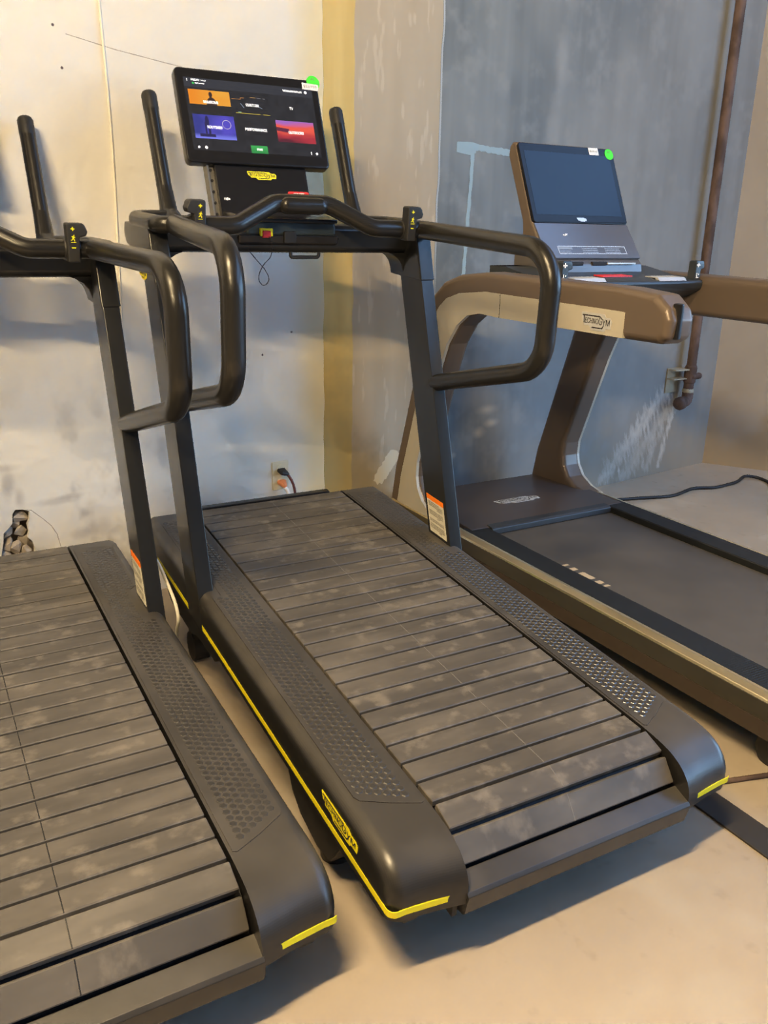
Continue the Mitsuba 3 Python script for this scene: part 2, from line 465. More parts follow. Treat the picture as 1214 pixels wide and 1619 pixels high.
def logo(w, h, t=0.0010):
    """the maker's stepped name plate and its lettering, in xy, lower left corner at the origin"""
    o = [(0.0, 0.93), (0.012, 1.0), (0.76, 1.0), (0.81, 0.82), (0.95, 0.82), (1.0, 0.62), (0.985, 0.18), (0.83, 0.18), (0.80, 0.0), (0.35, 0.0), (0.29, 0.24), (0.12, 0.24), (0.075, 0.46), (0.04, 0.52)]
    base = plate([(x * w, y * h) for x, y in o], t)
    d = 0.0006
    B = lambda x0, x1, y0, y1: box(x0 * w, x1 * w, y0 * h, y1 * h, t, t + d)
    X = lambda s, x0, x1, y0, y1: text(s, x0 * w, x1 * w, y0 * h, y1 * h, t, d, False)
    let = join(B(0.045, 0.63, 0.80, 0.865), B(0.095, 0.118, 0.38, 0.82), X('ECHNO', 0.14, 0.575, 0.38, 0.70), X('G', 0.59, 0.70, 0.34, 0.80), X('Y', 0.71, 0.81, 0.30, 0.70), X('M', 0.825, 0.945, 0.36, 0.70),
               B(0.38, 0.70, 0.13, 0.195), plate([(0.69 * w, 0.13 * h), (0.72 * w, 0.13 * h), (0.775 * w, 0.36 * h), (0.745 * w, 0.36 * h)], d, t))
    return base, let


class Model:
    """the parts of one machine, in its own frame"""

    def __init__(self):
        self.parts, self.seen, self.notes = [], {}, {}

    def add(self, name, mesh, bsdf, smooth=35, label=None, kind=None, **kw):
        n = self.seen.get(name, 0)
        self.seen[name] = n + 1
        key = name if n == 0 else f'{name}_{n:03d}'
        self.parts.append((key, mikit.ply(mesh, bsdf, smooth, **kw)))
        note = {}
        if label:
            note['label'] = label
        if kind:
            note['kind'] = kind
        if note:
            self.notes[key] = note
        return key

    def place(self, root, M, label, category, skip=(), group=None, nudge={}):
        for key, d in self.parts:
            if key.split('__')[0] in skip or key in skip:
                continue
            Mk = M
            if key.split('__')[0] in nudge:
                Mk = M @ rigid(nudge[key.split('__')[0]])
            scene[f'{root}__{key}'] = {**d, 'to_world': T4(Mk)}
            if key in self.notes:
                labels[f'{root}__{key}'] = dict(self.notes[key])
        labels[root] = {'label': label, 'category': category} | ({'group': group} if group else {})


def rigid(t, yaw=0.0, inc=0.0):
    c, s, ci, si = math.cos(yaw), math.sin(yaw), math.cos(inc), math.sin(inc)
    m = np.eye(4)
    m[:3, :3] = np.array([[c, -s, 0], [s, c, 0], [0, 0, 1]]) @ np.array([[1, 0, 0], [0, ci, -si], [0, si, ci]])
    m[:3, 3] = t
    return m


def put(key, mesh, bsdf, smooth=35, M=None, **kw):
    scene[key] = mikit.ply(mesh, bsdf, smooth, **kw)
    if M is not None:
        scene[key]['to_world'] = T4(M)
    return key


def tag(key, label=None, category=None, kind=None, group=None):
    labels[key] = {k: v for k, v in (('label', label), ('category', category), ('kind', kind), ('group', group)) if v}


# ------------------------------------------------------------------ the room
WALL = np.eye(4)
WALL[:3, 0], WALL[:3, 1], WALL[:3, 2] = (*WX, 0), (*WY, 0), (0, 0, 1)
WALL[:3, 3] = np.array([*WY, 0]) * WC
CEIL = 4.4


def wall_pt(s, d, z):
    return (WALL @ np.array([s, d, z, 1.0]))[:3]


# front faces: plaster panel at d = 0, concrete 8 mm behind it
hole = [(-0.665, 0.12), (-0.655, 0.20), (-0.645, 0.27), (-0.636, 0.30), (-0.632, 0.335), (-0.612, 0.352), (-0.600, 0.365), (-0.596, 0.398), (-0.586, 0.412), (-0.560, 0.408), (-0.540, 0.398), (-0.543, 0.372), (-0.552, 0.352), (-0.549, 0.325), (-0.556, 0.306), (-0.542, 0.29), (-0.536, 0.262), (-0.540, 0.235), (-0.53, 0.20), (-0.535, 0.12)]
edge_pts = [(0.648 + 0.0025 * math.sin(k * 2.3) + 0.002 * math.sin(k * 5.1), CEIL * k / 60) for k in range(61)]
pl = Polygon([(-6.2, 0.0), *edge_pts, (-6.2, CEIL)], [hole])
m = trimesh.creation.extrude_polygon(pl, 0.018, engine='earcut')          # x, z, depth
m = trimesh.Trimesh(np.column_stack([m.vertices[:, 0], m.vertices[:, 2], m.vertices[:, 1]]), m.faces[:, ::-1], process=False)
put('wall_left', m, 'm_white_wall', False, WALL)
tag('wall_left', 'white painted plaster wall with a broken hole near its foot', kind='structure')
put('wall_left__cavity', join(box(-0.72, -0.48, 0.10, 0.14, 0.06, 0.46), box(-0.72, -0.69, 0.018, 0.12, 0.06, 0.46), box(-0.51, -0.48, 0.018, 0.12, 0.06, 0.46)), 'm_lump', False, WALL)
lump_rng = np.random.default_rng(11)
for i, (cx, cz, r, d) in enumerate(((-0.570, 0.382, 0.034, 0.030), (-0.590, 0.352, 0.026, 0.040), (-0.615, 0.330, 0.028, 0.035), (-0.622, 0.288, 0.030, 0.030), (-0.572, 0.325, 0.024, 0.020), (-0.562, 0.292, 0.026, 0.045), (-0.595, 0.272, 0.026, 0.026), (-0.560, 0.258, 0.024, 0.016),
                                    (-0.630, 0.245, 0.030, 0.035), (-0.590, 0.232, 0.030, 0.022), (-0.555, 0.218, 0.026, 0.020), (-0.620, 0.205, 0.026, 0.02))):
    q = lump_rng.normal(size=(15, 3))
    q = q / np.linalg.norm(q, axis=1, keepdims=True) * lump_rng.uniform(0.7, 1.15, (15, 1)) * [r, r * 0.8, r]
    b = trimesh.convex.convex_hull(q)
    b.apply_translation([cx, d, cz])
    put('wall_left__rubble' + (f'_{i:03d}' if i else ''), b, 'm_lump', False, WALL)

m = box(0.60, CORNER_S + 0.16, 0.008, 0.22, 0, CEIL)
put('wall_back', m, 'm_concrete', False, WALL)
tag('wall_back', 'bare concrete wall with an ochre and a tan painted band', kind='structure')
m = box(-6.4, 0.60, 0.15, 0.24, 0, CEIL)
put('wall_back__backing', m, 'm_plain_wall', False, WALL)
# right wall, from the corner outwards
RD = np.array([0.573, -0.8192])
RN = np.array([0.8192, 0.573])
c0 = wall_pt(CORNER_S, 0.008, 0)[:2]
R_LEN = 2.4
rw = np.eye(4)
rw[:3, 0], rw[:3, 1], rw[:3, 3] = (*RD, 0), (*RN, 0), (*c0, 0)
put('wall_right', box(-0.05, R_LEN, 0.0, 0.2, 0, CEIL), 'm_side_wall', False, rw)
tag('wall_right', 'brownish bare wall meeting the back wall in the right corner', kind='structure')
put('floor', box(-6.6, 12.0, -9.2, 3.4, -0.1, 0.0), 'm_floor', False)
tag('floor', 'stained tan concrete floor', kind='structure')
roof = trimesh.creation.extrude_polygon(Polygon([(-6.6, -9.2), (7.6, -9.2), (7.6, 3.4), (-6.6, 3.4)], [[(3.1, -6.8), (5.7, -6.8), (5.7, 0.2), (4.3, 0.2), (3.1, 1.9)]]), 0.1, engine='earcut')
roof.apply_translation([0, 0, CEIL])
put('ceiling', roof, 'm_ceiling', False)
tag('ceiling', 'plain ceiling with a skylight opening, far above the machines', kind='structure')
put('wall_rear', box(-6.6, 7.6, -9.2, -9.0, 0, CEIL), 'm_plain_wall', False)
tag('wall_rear', 'plain wall behind the viewer', kind='structure')
put('wall_side', box(-6.6, -6.2, -9.2, 1.3, 0, CEIL), 'm_plain_wall', False)
tag('wall_side', 'plain wall far to the left', kind='structure')
e = c0 + RD * R_LEN
# the loading door, wide and tall, far to the right; a plain wall leads to it
put('wall_pier', box(e[0], 7.6, e[1] - 0.02, e[1] + 0.2, 0, CEIL), 'm_plain_wall', False)
tag('wall_pier', 'plain wall leading from the right wall to the loading door', kind='structure')
put('wall_lintel', box(7.4, 7.6, -7.0, e[1], 4.1, CEIL), 'm_plain_wall', False)
tag('wall_lintel', 'wall strip above the wide open loading door', kind='structure')
put('wall_door_side', box(7.4, 7.6, -9.2, -7.0, 0, CEIL), 'm_plain_wall', False)
tag('wall_door_side', 'plain wall beyond the loading door', kind='structure')


# ------------------------------------------------------------------ slat treadmill (two alike)
def side_cover():
    prof = np.array([(1.60, -0.115), (1.60, -0.03), (1.594, -0.012), (1.575, -0.001), (1.4, 0), (1.1, 0), (0.8, 0), (0.4, 0), (0.12, 0), (0.05, 0), (0.015, 0), (-0.010, -0.0012), (-0.035, -0.0035), (-0.056, -0.0075), (-0.075, -0.0145), (-0.091, -0.024),
                     (-0.104, -0.036), (-0.113, -0.048), (-0.1195, -0.061), (-0.123, -0.074), (-0.1245, -0.091), (-0.1245, -0.115)])
    from scipy.interpolate import PchipInterpolator
    k0 = 9                                            # refine the bend at the rear
    seg_ = prof[k0:]
    u = np.concatenate([[0], np.cumsum(np.linalg.norm(np.diff(seg_, axis=0), axis=1))])
    uu = np.linspace(0, u[-1], 56)
    prof = np.vstack([prof[:k0], np.column_stack([PchipInterpolator(u, seg_[:, 0])(uu), PchipInterpolator(u, seg_[:, 1])(uu)])])
    t = np.gradient(prof, axis=0)
    t /= np.linalg.norm(t, axis=1, keepdims=True)
    nin = np.stack([-t[:, 1], t[:, 0]], 1)            # inward
    nin[0], nin[-1] = (-1, 0), (1, 0)
    r, xo = 0.034, 0.442
    cols = []
    for x in (0.286, 0.30, 0.33, 0.36, 0.385, xo - r):
        q = prof.copy()
        u = (xo - r - x) / (xo - r - 0.286)
        w = np.clip((0.04 - q[:, 0]) / 0.15, 0, 1)
        q[:, 0] -= 0.017 * u ** 1.5 * w
        cols.append(np.column_stack([np.full(len(q), x), q]))
    for a in np.linspace(0, np.pi / 2, 13)[1:]:
        q = prof + nin * r * (1 - math.cos(a))
        cols.append(np.column_stack([np.full(len(q), xo - r + r * math.sin(a)), q]))
    lead = cols[0].copy()
    lead[:, 2] = -0.115
    tail = cols[-1].copy()
    tail[:, 2] = -0.115
    def grid(cs):
        n = len(cs[0])
        v = np.vstack(cs)
        f = []
        for k in range(len(cs) - 1):
            for i in range(n - 1):
                a, b, c, d = k * n + i, k * n + i + 1, (k + 1) * n + i + 1, (k + 1) * n + i
                f += [[a, b, c], [a, c, d]]
        return trimesh.Trimesh(v, f, process=False)
    g = join(grid(cols), grid([lead, cols[0]]), grid([cols[-1], tail]))
    return g


def hex_rings():
    pts = []
    for i, x in enumerate(np.arange(0.3175, 0.405, 0.0158)):
        for y in np.arange(0.05, 1.50, 0.0185):
            yy = y + (0.00925 if i % 2 else 0)
            if yy < 0.048 + (x - 0.3175) * 0.55:
                continue
            if x > 0.372 and 0.955 < yy < 1.175:
                continue
            pts.append((x, yy))
    pts = np.array(pts)
    ang = np.radians(np.arange(6) * 60)
    rings = [(0.0087, 0.0011), (0.0064, 0.0027), (0.0062, 0.0027)]
    v, f = [], []
    for k, (x, y) in enumerate(pts):
        o = k * 18
        for r, z in rings:
            v += [(x + r * math.cos(a), y + r * math.sin(a), z) for a in ang]
        for q in range(2):
            for i in range(6):
                j = (i + 1) % 6
                f += [[o + q * 6 + i, o + q * 6 + j, o + q * 6 + 6 + j], [o + q * 6 + i, o + q * 6 + 6 + j, o + q * 6 + 6 + i]]
        f += [[o + 12, o + 12 + i, o + 13 + i] for i in range(1, 5)]
    return trimesh.Trimesh(v, f, process=False)


SCR_O = np.array([0, 1.665, 1.111])
SCR_V = np.array([0, 0.430602, 0.902542])
SCR_N = np.array([0, -0.902542, 0.430602])


def on_screen(mesh, off=0.0):
    return onto(mesh, SCR_O + SCR_N * off, (1, 0, 0), SCR_V)


def display_colour(p, n, uv):
    x, y = uv.x, uv.y
    def rect(x0, x1, y0, y1):
        return (x > x0) & (x < x1) & (y > y0) & (y < y1)
    g = noise(x * 60, y * 60)
    c = mix((0.014, 0.015, 0.019), (0.024, 0.026, 0.033), g)
    def over(c, m, k):
        return dr.select(m, mi.Color3f(k), c)
    c = over(c, y > 0.232, mi.Color3f(0.035, 0.039, 0.052))
    c = over(c, rect(-0.2045, -0.073, 0.155, 0.1795), mi.Color3f(0.02, 0.019, 0.02))
    # photograph tiles: a seated figure on orange, a machine on violet, a sunset
    oc = mix((1.0, 0.30, 0.015), (1.0, 0.46, 0.05), smoothstep(-0.21, -0.10, x) * (0.6 + 0.4 * g))
    head = dr.square((x + 0.135) / 0.0055) + dr.square((y - 0.2125) / 0.0085) < 1
    body = (dr.square((x + 0.134) / 0.0165) + dr.square((y - 0.178) / 0.026) < 1) | ((dr.abs(x + 0.135) < 0.0035) & (y > 0.195) & (y < 0.21))
    c = over(c, rect(-0.2045, -0.073, 0.1795, 0.2255), oc)
    c = over(c, rect(-0.2045, -0.073, 0.1795, 0.2255) & (head | body), mi.Color3f(0.05, 0.024, 0.018))
    vc = mix((0.10, 0.08, 0.62), (0.035, 0.045, 0.30), smoothstep(0.0, 0.09, dr.sqrt(dr.square(x + 0.105) + dr.square(y - 0.115)) + (noise(x * 40, y * 40, 3.0) - 0.5) * 0.05))
    vc = mix(vc, (0.22, 0.24, 0.95), smoothstep(0.092, 0.076, y))
    fig = rect(-0.186, -0.137, 0.0795, 0.0885) | rect(-0.157, -0.150, 0.085, 0.112) | (dr.square((x + 0.1585) / 0.006) + dr.square((y - 0.128) / 0.017) < 1) | rect(-0.167, -0.162, 0.088, 0.125)
    vc = over(vc, fig, mi.Color3f(0.02, 0.018, 0.10))
    ring = dr.abs(dr.sqrt(dr.square(x + 0.0965) + dr.square(y - 0.1215)) - 0.0135)
    vc = mix(vc, (0.75, 0.62, 0.80), 1 - smoothstep(0.0004, 0.0014, ring))
    c = over(c, rect(-0.2020, -0.0700, 0.0735, 0.1485), vc)
    w = (noise(x * 30, y * 160) - 0.5) * 0.012
    sc = mix((0.50, 0.03, 0.05), (1.0, 0.12, 0.07), smoothstep(0.095, 0.120, y + w))
    sc = mix(sc, (0.42, 0.16, 0.62), smoothstep(0.128, 0.148, y + w))
    sc = mix(sc, (0.12, 0.012, 0.03), smoothstep(0.100, 0.079, y + w) * smoothstep(0.19, 0.12, x))
    sc = over(sc, (x < 0.112) & (dr.abs(y - 0.121 + (x - 0.07) * 0.10) < 0.006), mi.Color3f(0.14, 0.02, 0.06))
    c = over(c, rect(0.0693, 0.2015, 0.0788, 0.1492), sc)
    c = over(c, rect(-0.0275, 0.0285, 0.0365, 0.0613), mix((0.03, 0.30, 0.07), (0.05, 0.46, 0.10), smoothstep(0.036, 0.06, y)))
    # the training profile tile
    for (x0, x1, yy, k) in ((-0.068, -0.038, 0.2065, (0.55, 0.22, 0.06)), (-0.038, -0.026, 0.2115, (0.55, 0.22, 0.06)), (-0.006, 0.012, 0.2150, (0.55, 0.28, 0.08)), (0.018, 0.030, 0.2145, (0.25, 0.25, 0.28)), (0.036, 0.044, 0.2140, (0.25, 0.25, 0.28)),
                            (-0.060, 0.022, 0.1625, (0.75, 0.55, 0.06)), (0.030, 0.055, 0.1625, (0.75, 0.55, 0.06))):
        c = over(c, rect(x0, x1, yy - 0.0009, yy + 0.0009), mi.Color3f(*k))
    c = over(c, rect(-0.0390, -0.0370, 0.2065, 0.2120), mi.Color3f(0.55, 0.22, 0.06))
    for (ax, ay, bx, by) in ((-0.040, 0.193, -0.030, 0.180), (0.018, 0.188, 0.030, 0.182)):
        c = over(c, seg(x, y, ax, ay, bx, by) < 0.0008, mi.Color3f(0.35, 0.45, 0.6))
    c = over(c, rect(-0.052, -0.041, 0.1640, 0.1665), mi.Color3f(0.25, 0.5, 0.35))
    gd = dr.square((x + 0.1845) / 0.0034) + dr.square((y - 0.2445) / 0.0034)
    c = over(c, gd < 1, mi.Color3f(0.05, 0.75, 0.12))
    return c * 0.9


def treadmill_model(floor_n, floor_d, lit, seam):
    """floor: points with floor_n . p = floor_d, in the machine's frame"""
    def floor_z(x, y):
        return (floor_d - floor_n[0] * x - floor_n[1] * y) / floor_n[2]
    M = Model()
    # running belt of separate slats over a dark bed
    bed = [(1.56, -0.022), (0.0, -0.022)] + [(0.005 - 0.093 * math.sin(a), -0.115 + 0.093 * math.cos(a)) for a in np.linspace(0.2, 2.2, 10)] + [(0.1, -0.17), (1.56, -0.17)]
    M.add('underbody', prism(bed, -0.284, 0.284), 'm_black', 30)
    def slat(w, t=0.014):
        h = w / 2
        c = 0.0022
        pr = [(-h, -t), (h, -t), (h, -c), (h - c, 0), (-h + c, 0), (-h, -c)]
        return prism(pr, -0.2785, 0.2785, 0.0015, 1)
    one = slat(0.0560)
    one_ply = mikit.ply(one, 'm_slat', False)
    groove = box(-0.0011, 0.0011, -0.027, 0.027, -0.0004, 0.0003)
    def add_slat(Ms):
        n = M.seen.get('slat', 0)
        M.seen['slat'] = n + 1
        key = 'slat' if n == 0 else f'slat_{n:03d}'
        s = one.copy()
        s.apply_transform(Ms)
        M.parts.append((key, mikit.ply(s, 'm_slat', False)))
        g = groove.copy()
        g.apply_transform(Ms)
        M.parts.append((key + '__seam', mikit.ply(g, seam, False)))
    pitch = 0.0628
    for k in range(25):
        m = np.eye(4)
        m[1, 3] = 0.009 + pitch * (k + 0.5)
        m[2, 3] = float(rng.uniform(-0.0008, 0.0004))
        add_slat(m)
    R, zc = 0.115, -0.115
    for a in (0.285, 0.885):
        m = np.eye(4)
        c, q = math.cos(a), math.sin(a)
        m[1:3, 1:3] = [[c, -q], [q, c]]
        m[1, 3], m[2, 3] = 0.005 - R * q, zc + R * c
        add_slat(m)
    # deck edge beyond the belt and the black strip at its front
    M.add('front_strip', box(-0.29, 0.235, 1.572, 1.60, -0.05, 0.006, 0.004), 'm_gloss_black')
    M.add('front_cover', prism(fillet([(1.575, -0.02), (1.66, -0.035), (1.69, -0.11), (1.60, -0.16), (1.575, -0.16)], [0, 0.03, 0.03, 0, 0]), -0.40, 0.40, 0.01), 'm_cover')
    # rear lip
    M.add('rear_lip', prism(fillet([(-0.100, -0.0765), (-0.141, -0.0885), (-0.148, -0.096), (-0.140, -0.147), (-0.085, -0.158), (-0.07, -0.12)], [0.002, 0.004, 0.004, 0.012, 0.01, 0], 3), -0.288, 0.288), 'm_cover')
    cover, rings = side_cover(), hex_rings()
    pad = prism([(0.2925, 0.020), (0.300, 0.016), (0.352, 0.040), (0.408, 0.072), (0.414, 0.085), (0.414, 0.955), (0.388, 0.965), (0.385, 1.165), (0.410, 1.19), (0.410, 1.50), (0.40, 1.52), (0.30, 1.545), (0.2925, 1.54)], -0.004, 0.0013, 0, 1, 'z')
    path = fillet([(0.442, 1.44), (0.442, -0.1245), (0.408, -0.1245), (0.322, -0.1335)], [0, 0.034, 0, 0], 8, closed=False)
    st = LineString(path).buffer(0.0009, cap_style='flat')
    stripe = trimesh.creation.extrude_polygon(st, 0.0145, engine='earcut')
    stripe.apply_translation([0, 0, -0.0995])
    arc_ = fillet([(0.442, 0.1), (0.442, -0.1245), (0.408, -0.1245), (0.322, -0.1335)], [0, 0.034, 0, 0], 8, closed=False)
    def ribbon(p):
        q = trimesh.creation.extrude_polygon(LineString(p).buffer(0.0009, cap_style='flat'), 0.0145, engine='earcut')
        q.apply_translation([0, 0, -0.0995])
        return q
    stripe_right = join(ribbon(arc_[6:]), ribbon([(0.442, 1.44), (0.442, 0.02)]))
    skirt = prism(fillet([(1.46, -0.11), (1.46, -0.165), (1.36, -0.215), (1.14, -0.215), (1.08, -0.190), (0.92, -0.182), (0.84, -0.128), (0.46, -0.124), (0.39, -0.150), (0.36, -0.195), (0.31, -0.225), (0.22, -0.240), (0.155, -0.225), (0.115, -0.16), (0.08, -0.128), (-0.095, -0.128), (-0.10, -0.11)], 0.01, 3), 0.325, 0.425, 0.006)
    corner = join(box(0.366, 0.402, -0.106, 0.02, -0.150, -0.11, 0.006), box(0.289, 0.300, -0.118, 0.0, -0.165, -0.11), box(0.30, 0.372, -0.07, 0.0, -0.165, -0.11))
    loop = tube(fillet([(0.386, 1.306, 0.956), (0.432, 0.712, 0.962), (0.434, 0.703, 0.652), (0.420, 1.20, 0.495)], [0, 0.105, 0.105, 0], 14, closed=False), 0.0272, 26)
    ub = lambda z: 1.0 + 0.377 * z
    upright = prism([(ub(-0.108), -0.108), (ub(-0.108) + 0.134, -0.108), (ub(0.815) + 0.134, 0.815), (ub(0.815), 0.815)], 0.398, 0.4435, 0.003, 2)
    sleeve = prism(fillet([(ub(0.803) - 0.004, 0.803), (ub(0.803) + 0.150, 0.800), (1.50, 0.862), (1.615, 0.876), (1.640, 0.905), (1.630, 0.938), (1.36, 0.942), (1.344, 0.93)], [0.002, 0.002, 0.03, 0.02, 0.015, 0.012, 0.01, 0.005], 4), 0.3945, 0.447, 0.005, 2)
    urail = tube(fillet([(0.37, 1.306, 0.956), (0.428, 1.312, 0.956), (0.432, 1.575, 0.950), (0.30, 1.60, 0.950)], [0, 0.03, 0.06, 0], 8, closed=False), 0.0235, 20)
    vert = tube([(0.3135, 1.575, 0.90), (0.3135, 1.628, 0.966), (0.314, 1.780, 1.256), (0.314, 1.792, 1.279)], 0.0225, 22)
    tip = tube([(0.314, 1.775, 1.246), (0.314, 1.797, 1.288)], 0.0232, 22)
    flare = tube([(0.3135, 1.575, 0.925), (0.3135, 1.600, 0.950), (0.3135, 1.622, 0.967), (0.3135, 1.66, 1.03)], [0.042, 0.032, 0.026, 0.0226], 20)
    sw = prism(fillet([(0.312, 0.925), (0.343, 0.925), (0.3445, 0.988), (0.362, 0.992), (0.366, 1.003), (0.357, 1.024), (0.312, 1.024)], [0.004, 0.004, 0.003, 0.004, 0.004, 0.010, 0.006], 4), 1.262, 1.300, 0.004, 2, 'y')
    swring = tube([(0.313, 1.306, 0.956), (0.343, 1.306, 0.956)], 0.0295, 24)
    # a running figure between plus and minus
    fig = []
    def pic(x0, x1, y0, y1):
        fig.append(box(x0, x1, y0, y1, 0, 0.0006))
    pic(0.0105, 0.0205, 0.083, 0.0858); pic(0.0141, 0.0169, 0.0794, 0.0894)
    pic(0.010, 0.0205, 0.036, 0.0388)
    pic(0.009, 0.022, 0.050, 0.0515)
    def bar(ax, ay, bx, by, w=0.0022):
        d = np.array([bx - ax, by - ay]); n_ = np.array([-d[1], d[0]]) / np.linalg.norm(d) * w / 2
        fig.append(plate([(ax + n_[0], ay + n_[1]), (ax - n_[0], ay - n_[1]), (bx - n_[0], by - n_[1]), (bx + n_[0], by + n_[1])], 0.0006))
    bar(0.016, 0.066, 0.0148, 0.0605, 0.0035); bar(0.0148, 0.0605, 0.0185, 0.0575); bar(0.0185, 0.0575, 0.0185, 0.0535); bar(0.0148, 0.0605, 0.0125, 0.0568); bar(0.0125, 0.0568, 0.0095, 0.0568)
    bar(0.016, 0.066, 0.0205, 0.0625); bar(0.0155, 0.066, 0.0112, 0.0645)
    pic(0.0162, 0.0188, 0.0672, 0.0700)
    figs = onto(join(*fig), (0.3125, 1.2612, 0.925), (1, 0, 0), (0, 0, 1))
    for s in (1, -1):
        f = (lambda q: q) if s == 1 else mirror
        ck = M.add('side_cover', f(cover), 'm_cover', 40)
        M.add(ck + '__tread_pad', f(pad), 'm_tread', False)
        M.add(ck + '__hexagon_grip', f(rings), 'm_hex', False, kind='stuff')
        M.add(ck + '__accent_stripe', stripe_right if s == 1 else f(stripe), 'm_yellow', False, 'yellow accent stripe')
        M.add('lower_skirt', f(skirt), 'm_black', 30)
        M.add('corner_bracket', f(corner), 'm_black', 30)
        uk = M.add('upright', f(upright), 'm_steel', 30)
        M.add(uk + '__sleeve', f(sleeve), 'm_steel', 35)
        M.add('loop_handle', f(loop), 'm_foam', 50)
        M.add('end_rail', f(urail), 'm_foam', 50)
        vk = M.add('push_handle', f(join(vert, flare)), 'm_foam', 50)
        M.add(vk + '__end_cap', f(tip), 'm_black', 50)
        sk = M.add('speed_switch', f(join(sw, swring)), 'm_black', 40)
        im = figs.copy()
        if s == -1:
            im.apply_translation([-0.3125 * 2 - 0.031, 0, 0])
        M.add(sk + '__symbols', im, 'm_yellow', False, 'yellow plus, minus and runner symbols')
        # feet down to the floor
        x = 0.365 * s
        zf = floor_z(x, 0.24)
        fk = M.add('rear_foot', join(cyl((x, 0.24, (zf - 0.20) / 2), 0.022, -zf - 0.20 + 0.0, 'z'), cyl((x, 0.24, zf + 0.009), 0.036, 0.018, 'z')), 'm_black')
        zf = floor_z(x, 1.27)
        M.add('lift_leg', join(prism([(1.24, -0.15), (1.33, -0.15), (1.30, zf + 0.05), (1.24, zf + 0.05)], x - 0.022, x + 0.022, 0.004), cyl((x, 1.27, zf + 0.0485), 0.048, 0.05, 'x')), 'm_black')
    # name plate on the left flank, small plate high on the left upright
    b, l = logo(0.163, 0.042)
    ex = np.array([0, -1, -0.13]); ex /= np.linalg.norm(ex)
    ey = np.array([0, -0.13, 1]); ey /= np.linalg.norm(ey)
    o = np.array([-0.4428, 0.168, -0.068]) - ey * 0.009
    ex, ey = np.array([0, -1.0, 0.0]), np.array([0, 0.0, 1.0])
    o = np.array([-0.4424, 0.168, -0.0685])
    b, l = logo(0.163, 0.036)
    k = M.add('flank_name_plate', onto(b, o, ex, ey), 'm_yellow', False, 'yellow name plate low on the flank reading TECHNOGYM')
    M.add(k + '__lettering', onto(l, o, ex, ey), 'm_ink', False)
    b, l = logo(0.086, 0.034)
    o = np.array([-0.4474, 1.472, 0.798])
    k = M.add('upright_name_plate', onto(b, o, (0, -1, 0), (0, 0, 1)), 'm_yellow', False, 'small yellow name plate on the upright')
    M.add(k + '__lettering', onto(l, o, (0, -1, 0), (0, 0, 1)), 'm_ink', False)
    # warning label on the inner face of the right upright
    ex = np.array([0, -1.0, 0])
    ey = np.array([0, 0.377, 1.0]); 
    def lab(u0, u1, v0, v1, t0, t1):
        q = [(0.397 - t, 1.0 + 0.377 * v + 0.134 * u, v) for t in (t0, t1) for (u, v) in ((u0, v0), (u1, v0), (u1, v1), (u0, v1))]
        f = [[0, 1, 2], [0, 2, 3], [4, 6, 5], [4, 7, 6], [0, 4, 5], [0, 5, 1], [1, 5, 6], [1, 6, 2], [2, 6, 7], [2, 7, 3], [3, 7, 4], [3, 4, 0]]
        return trimesh.Trimesh(q, f, process=False)
    k = M.add('warning_label', lab(0.12, 0.88, 0.010, 0.115, -0.001, 0.0004), 'm_paper', False, 'pale warning label with an orange header')
    M.add(k + '__header', lab(0.12, 0.88, 0.113, 0.128, -0.001, 0.0007), 'm_orange', False, 'orange header')
    rows = []
    for i in range(17):
        v = 0.105 - i * 0.0054
        if i in (4, 9, 12):
            continue
        rows.append(lab(0.18 if i % 4 else 0.32, 0.82 if i not in (3, 8, 16) else 0.45, v, v + 0.0033, -0.0005, 0.0007))
    M.add(k + '__print', join(*rows), 'm_print', False)
    # beam, crossbar and stop pad
    M.add('console_beam', prism(rrect(1.405, 1.61, 0.872, 0.957, 0.022), -0.397, 0.397, 0.004), 'm_steel', 35)
    gus = [(0.398, 0.80), (0.398, 0.874), (0.335, 0.874), (0.352, 0.868), (0.372, 0.856), (0.386, 0.838), (0.394, 0.815)]
    for s in (1, -1):
        M.add('gusset', prism([(x * s, z) for x, z in gus], 1.412, 1.50, 0.002, 1, 'y'), 'm_steel', 35)
    cb = fillet([(-0.395, 1.306, 0.956), (-0.215, 1.302, 0.957), (-0.085, 1.350, 1.018), (0.085, 1.350, 1.018), (0.215, 1.302, 0.957), (0.395, 1.306, 0.956)], [0, 0.07, 0.07, 0.07, 0.07, 0], 8, closed=False)
    ck = M.add('crossbar', tube(cb, 0.0255, 24), 'm_foam', 50)
    pad = m3.Manifold.batch_hull([m3.Manifold.sphere(r, 20).translate((x, y, z)) for x, y, z, r in ((-0.052, 1.335, 1.013, 0.024), (0.052, 1.335, 1.013, 0.024), (-0.045, 1.375, 1.018, 0.019), (0.045, 1.375, 1.018, 0.019))])
    pm = pad.to_mesh()
    M.add(ck + '__stop_pad', trimesh.Trimesh(pm.vert_properties[:, :3], pm.tri_verts), 'm_foam', 50)
    def red(x0, x1, y0, y1, z, t):
        return prism(fillet([(x0 + 0.004, y0), (x1 - 0.004, y0), (x1, y1), (x0, y1)], 0.004, 3), z, z + t, 0.0006, 1, 'z')
    bo, bx_, by_ = np.array([0, 1.354, 1.0318]), (1, 0, 0), np.array([0, 0.80, 0.60])
    btn = prism(fillet([(-0.027, 0), (0.027, 0), (0.034, 0.026), (-0.034, 0.026)], 0.005, 3), -0.004, 0.0025, 0.0008, 1, 'z')
    M.add('stop_button', onto(btn, bo, bx_, by_), 'm_red', 30, 'red stop button')
    M.add('stop_button__lettering', onto(text('STOP', -0.017, 0.017, 0.008, 0.019, 0.0025), bo, bx_, by_), 'm_white', False)
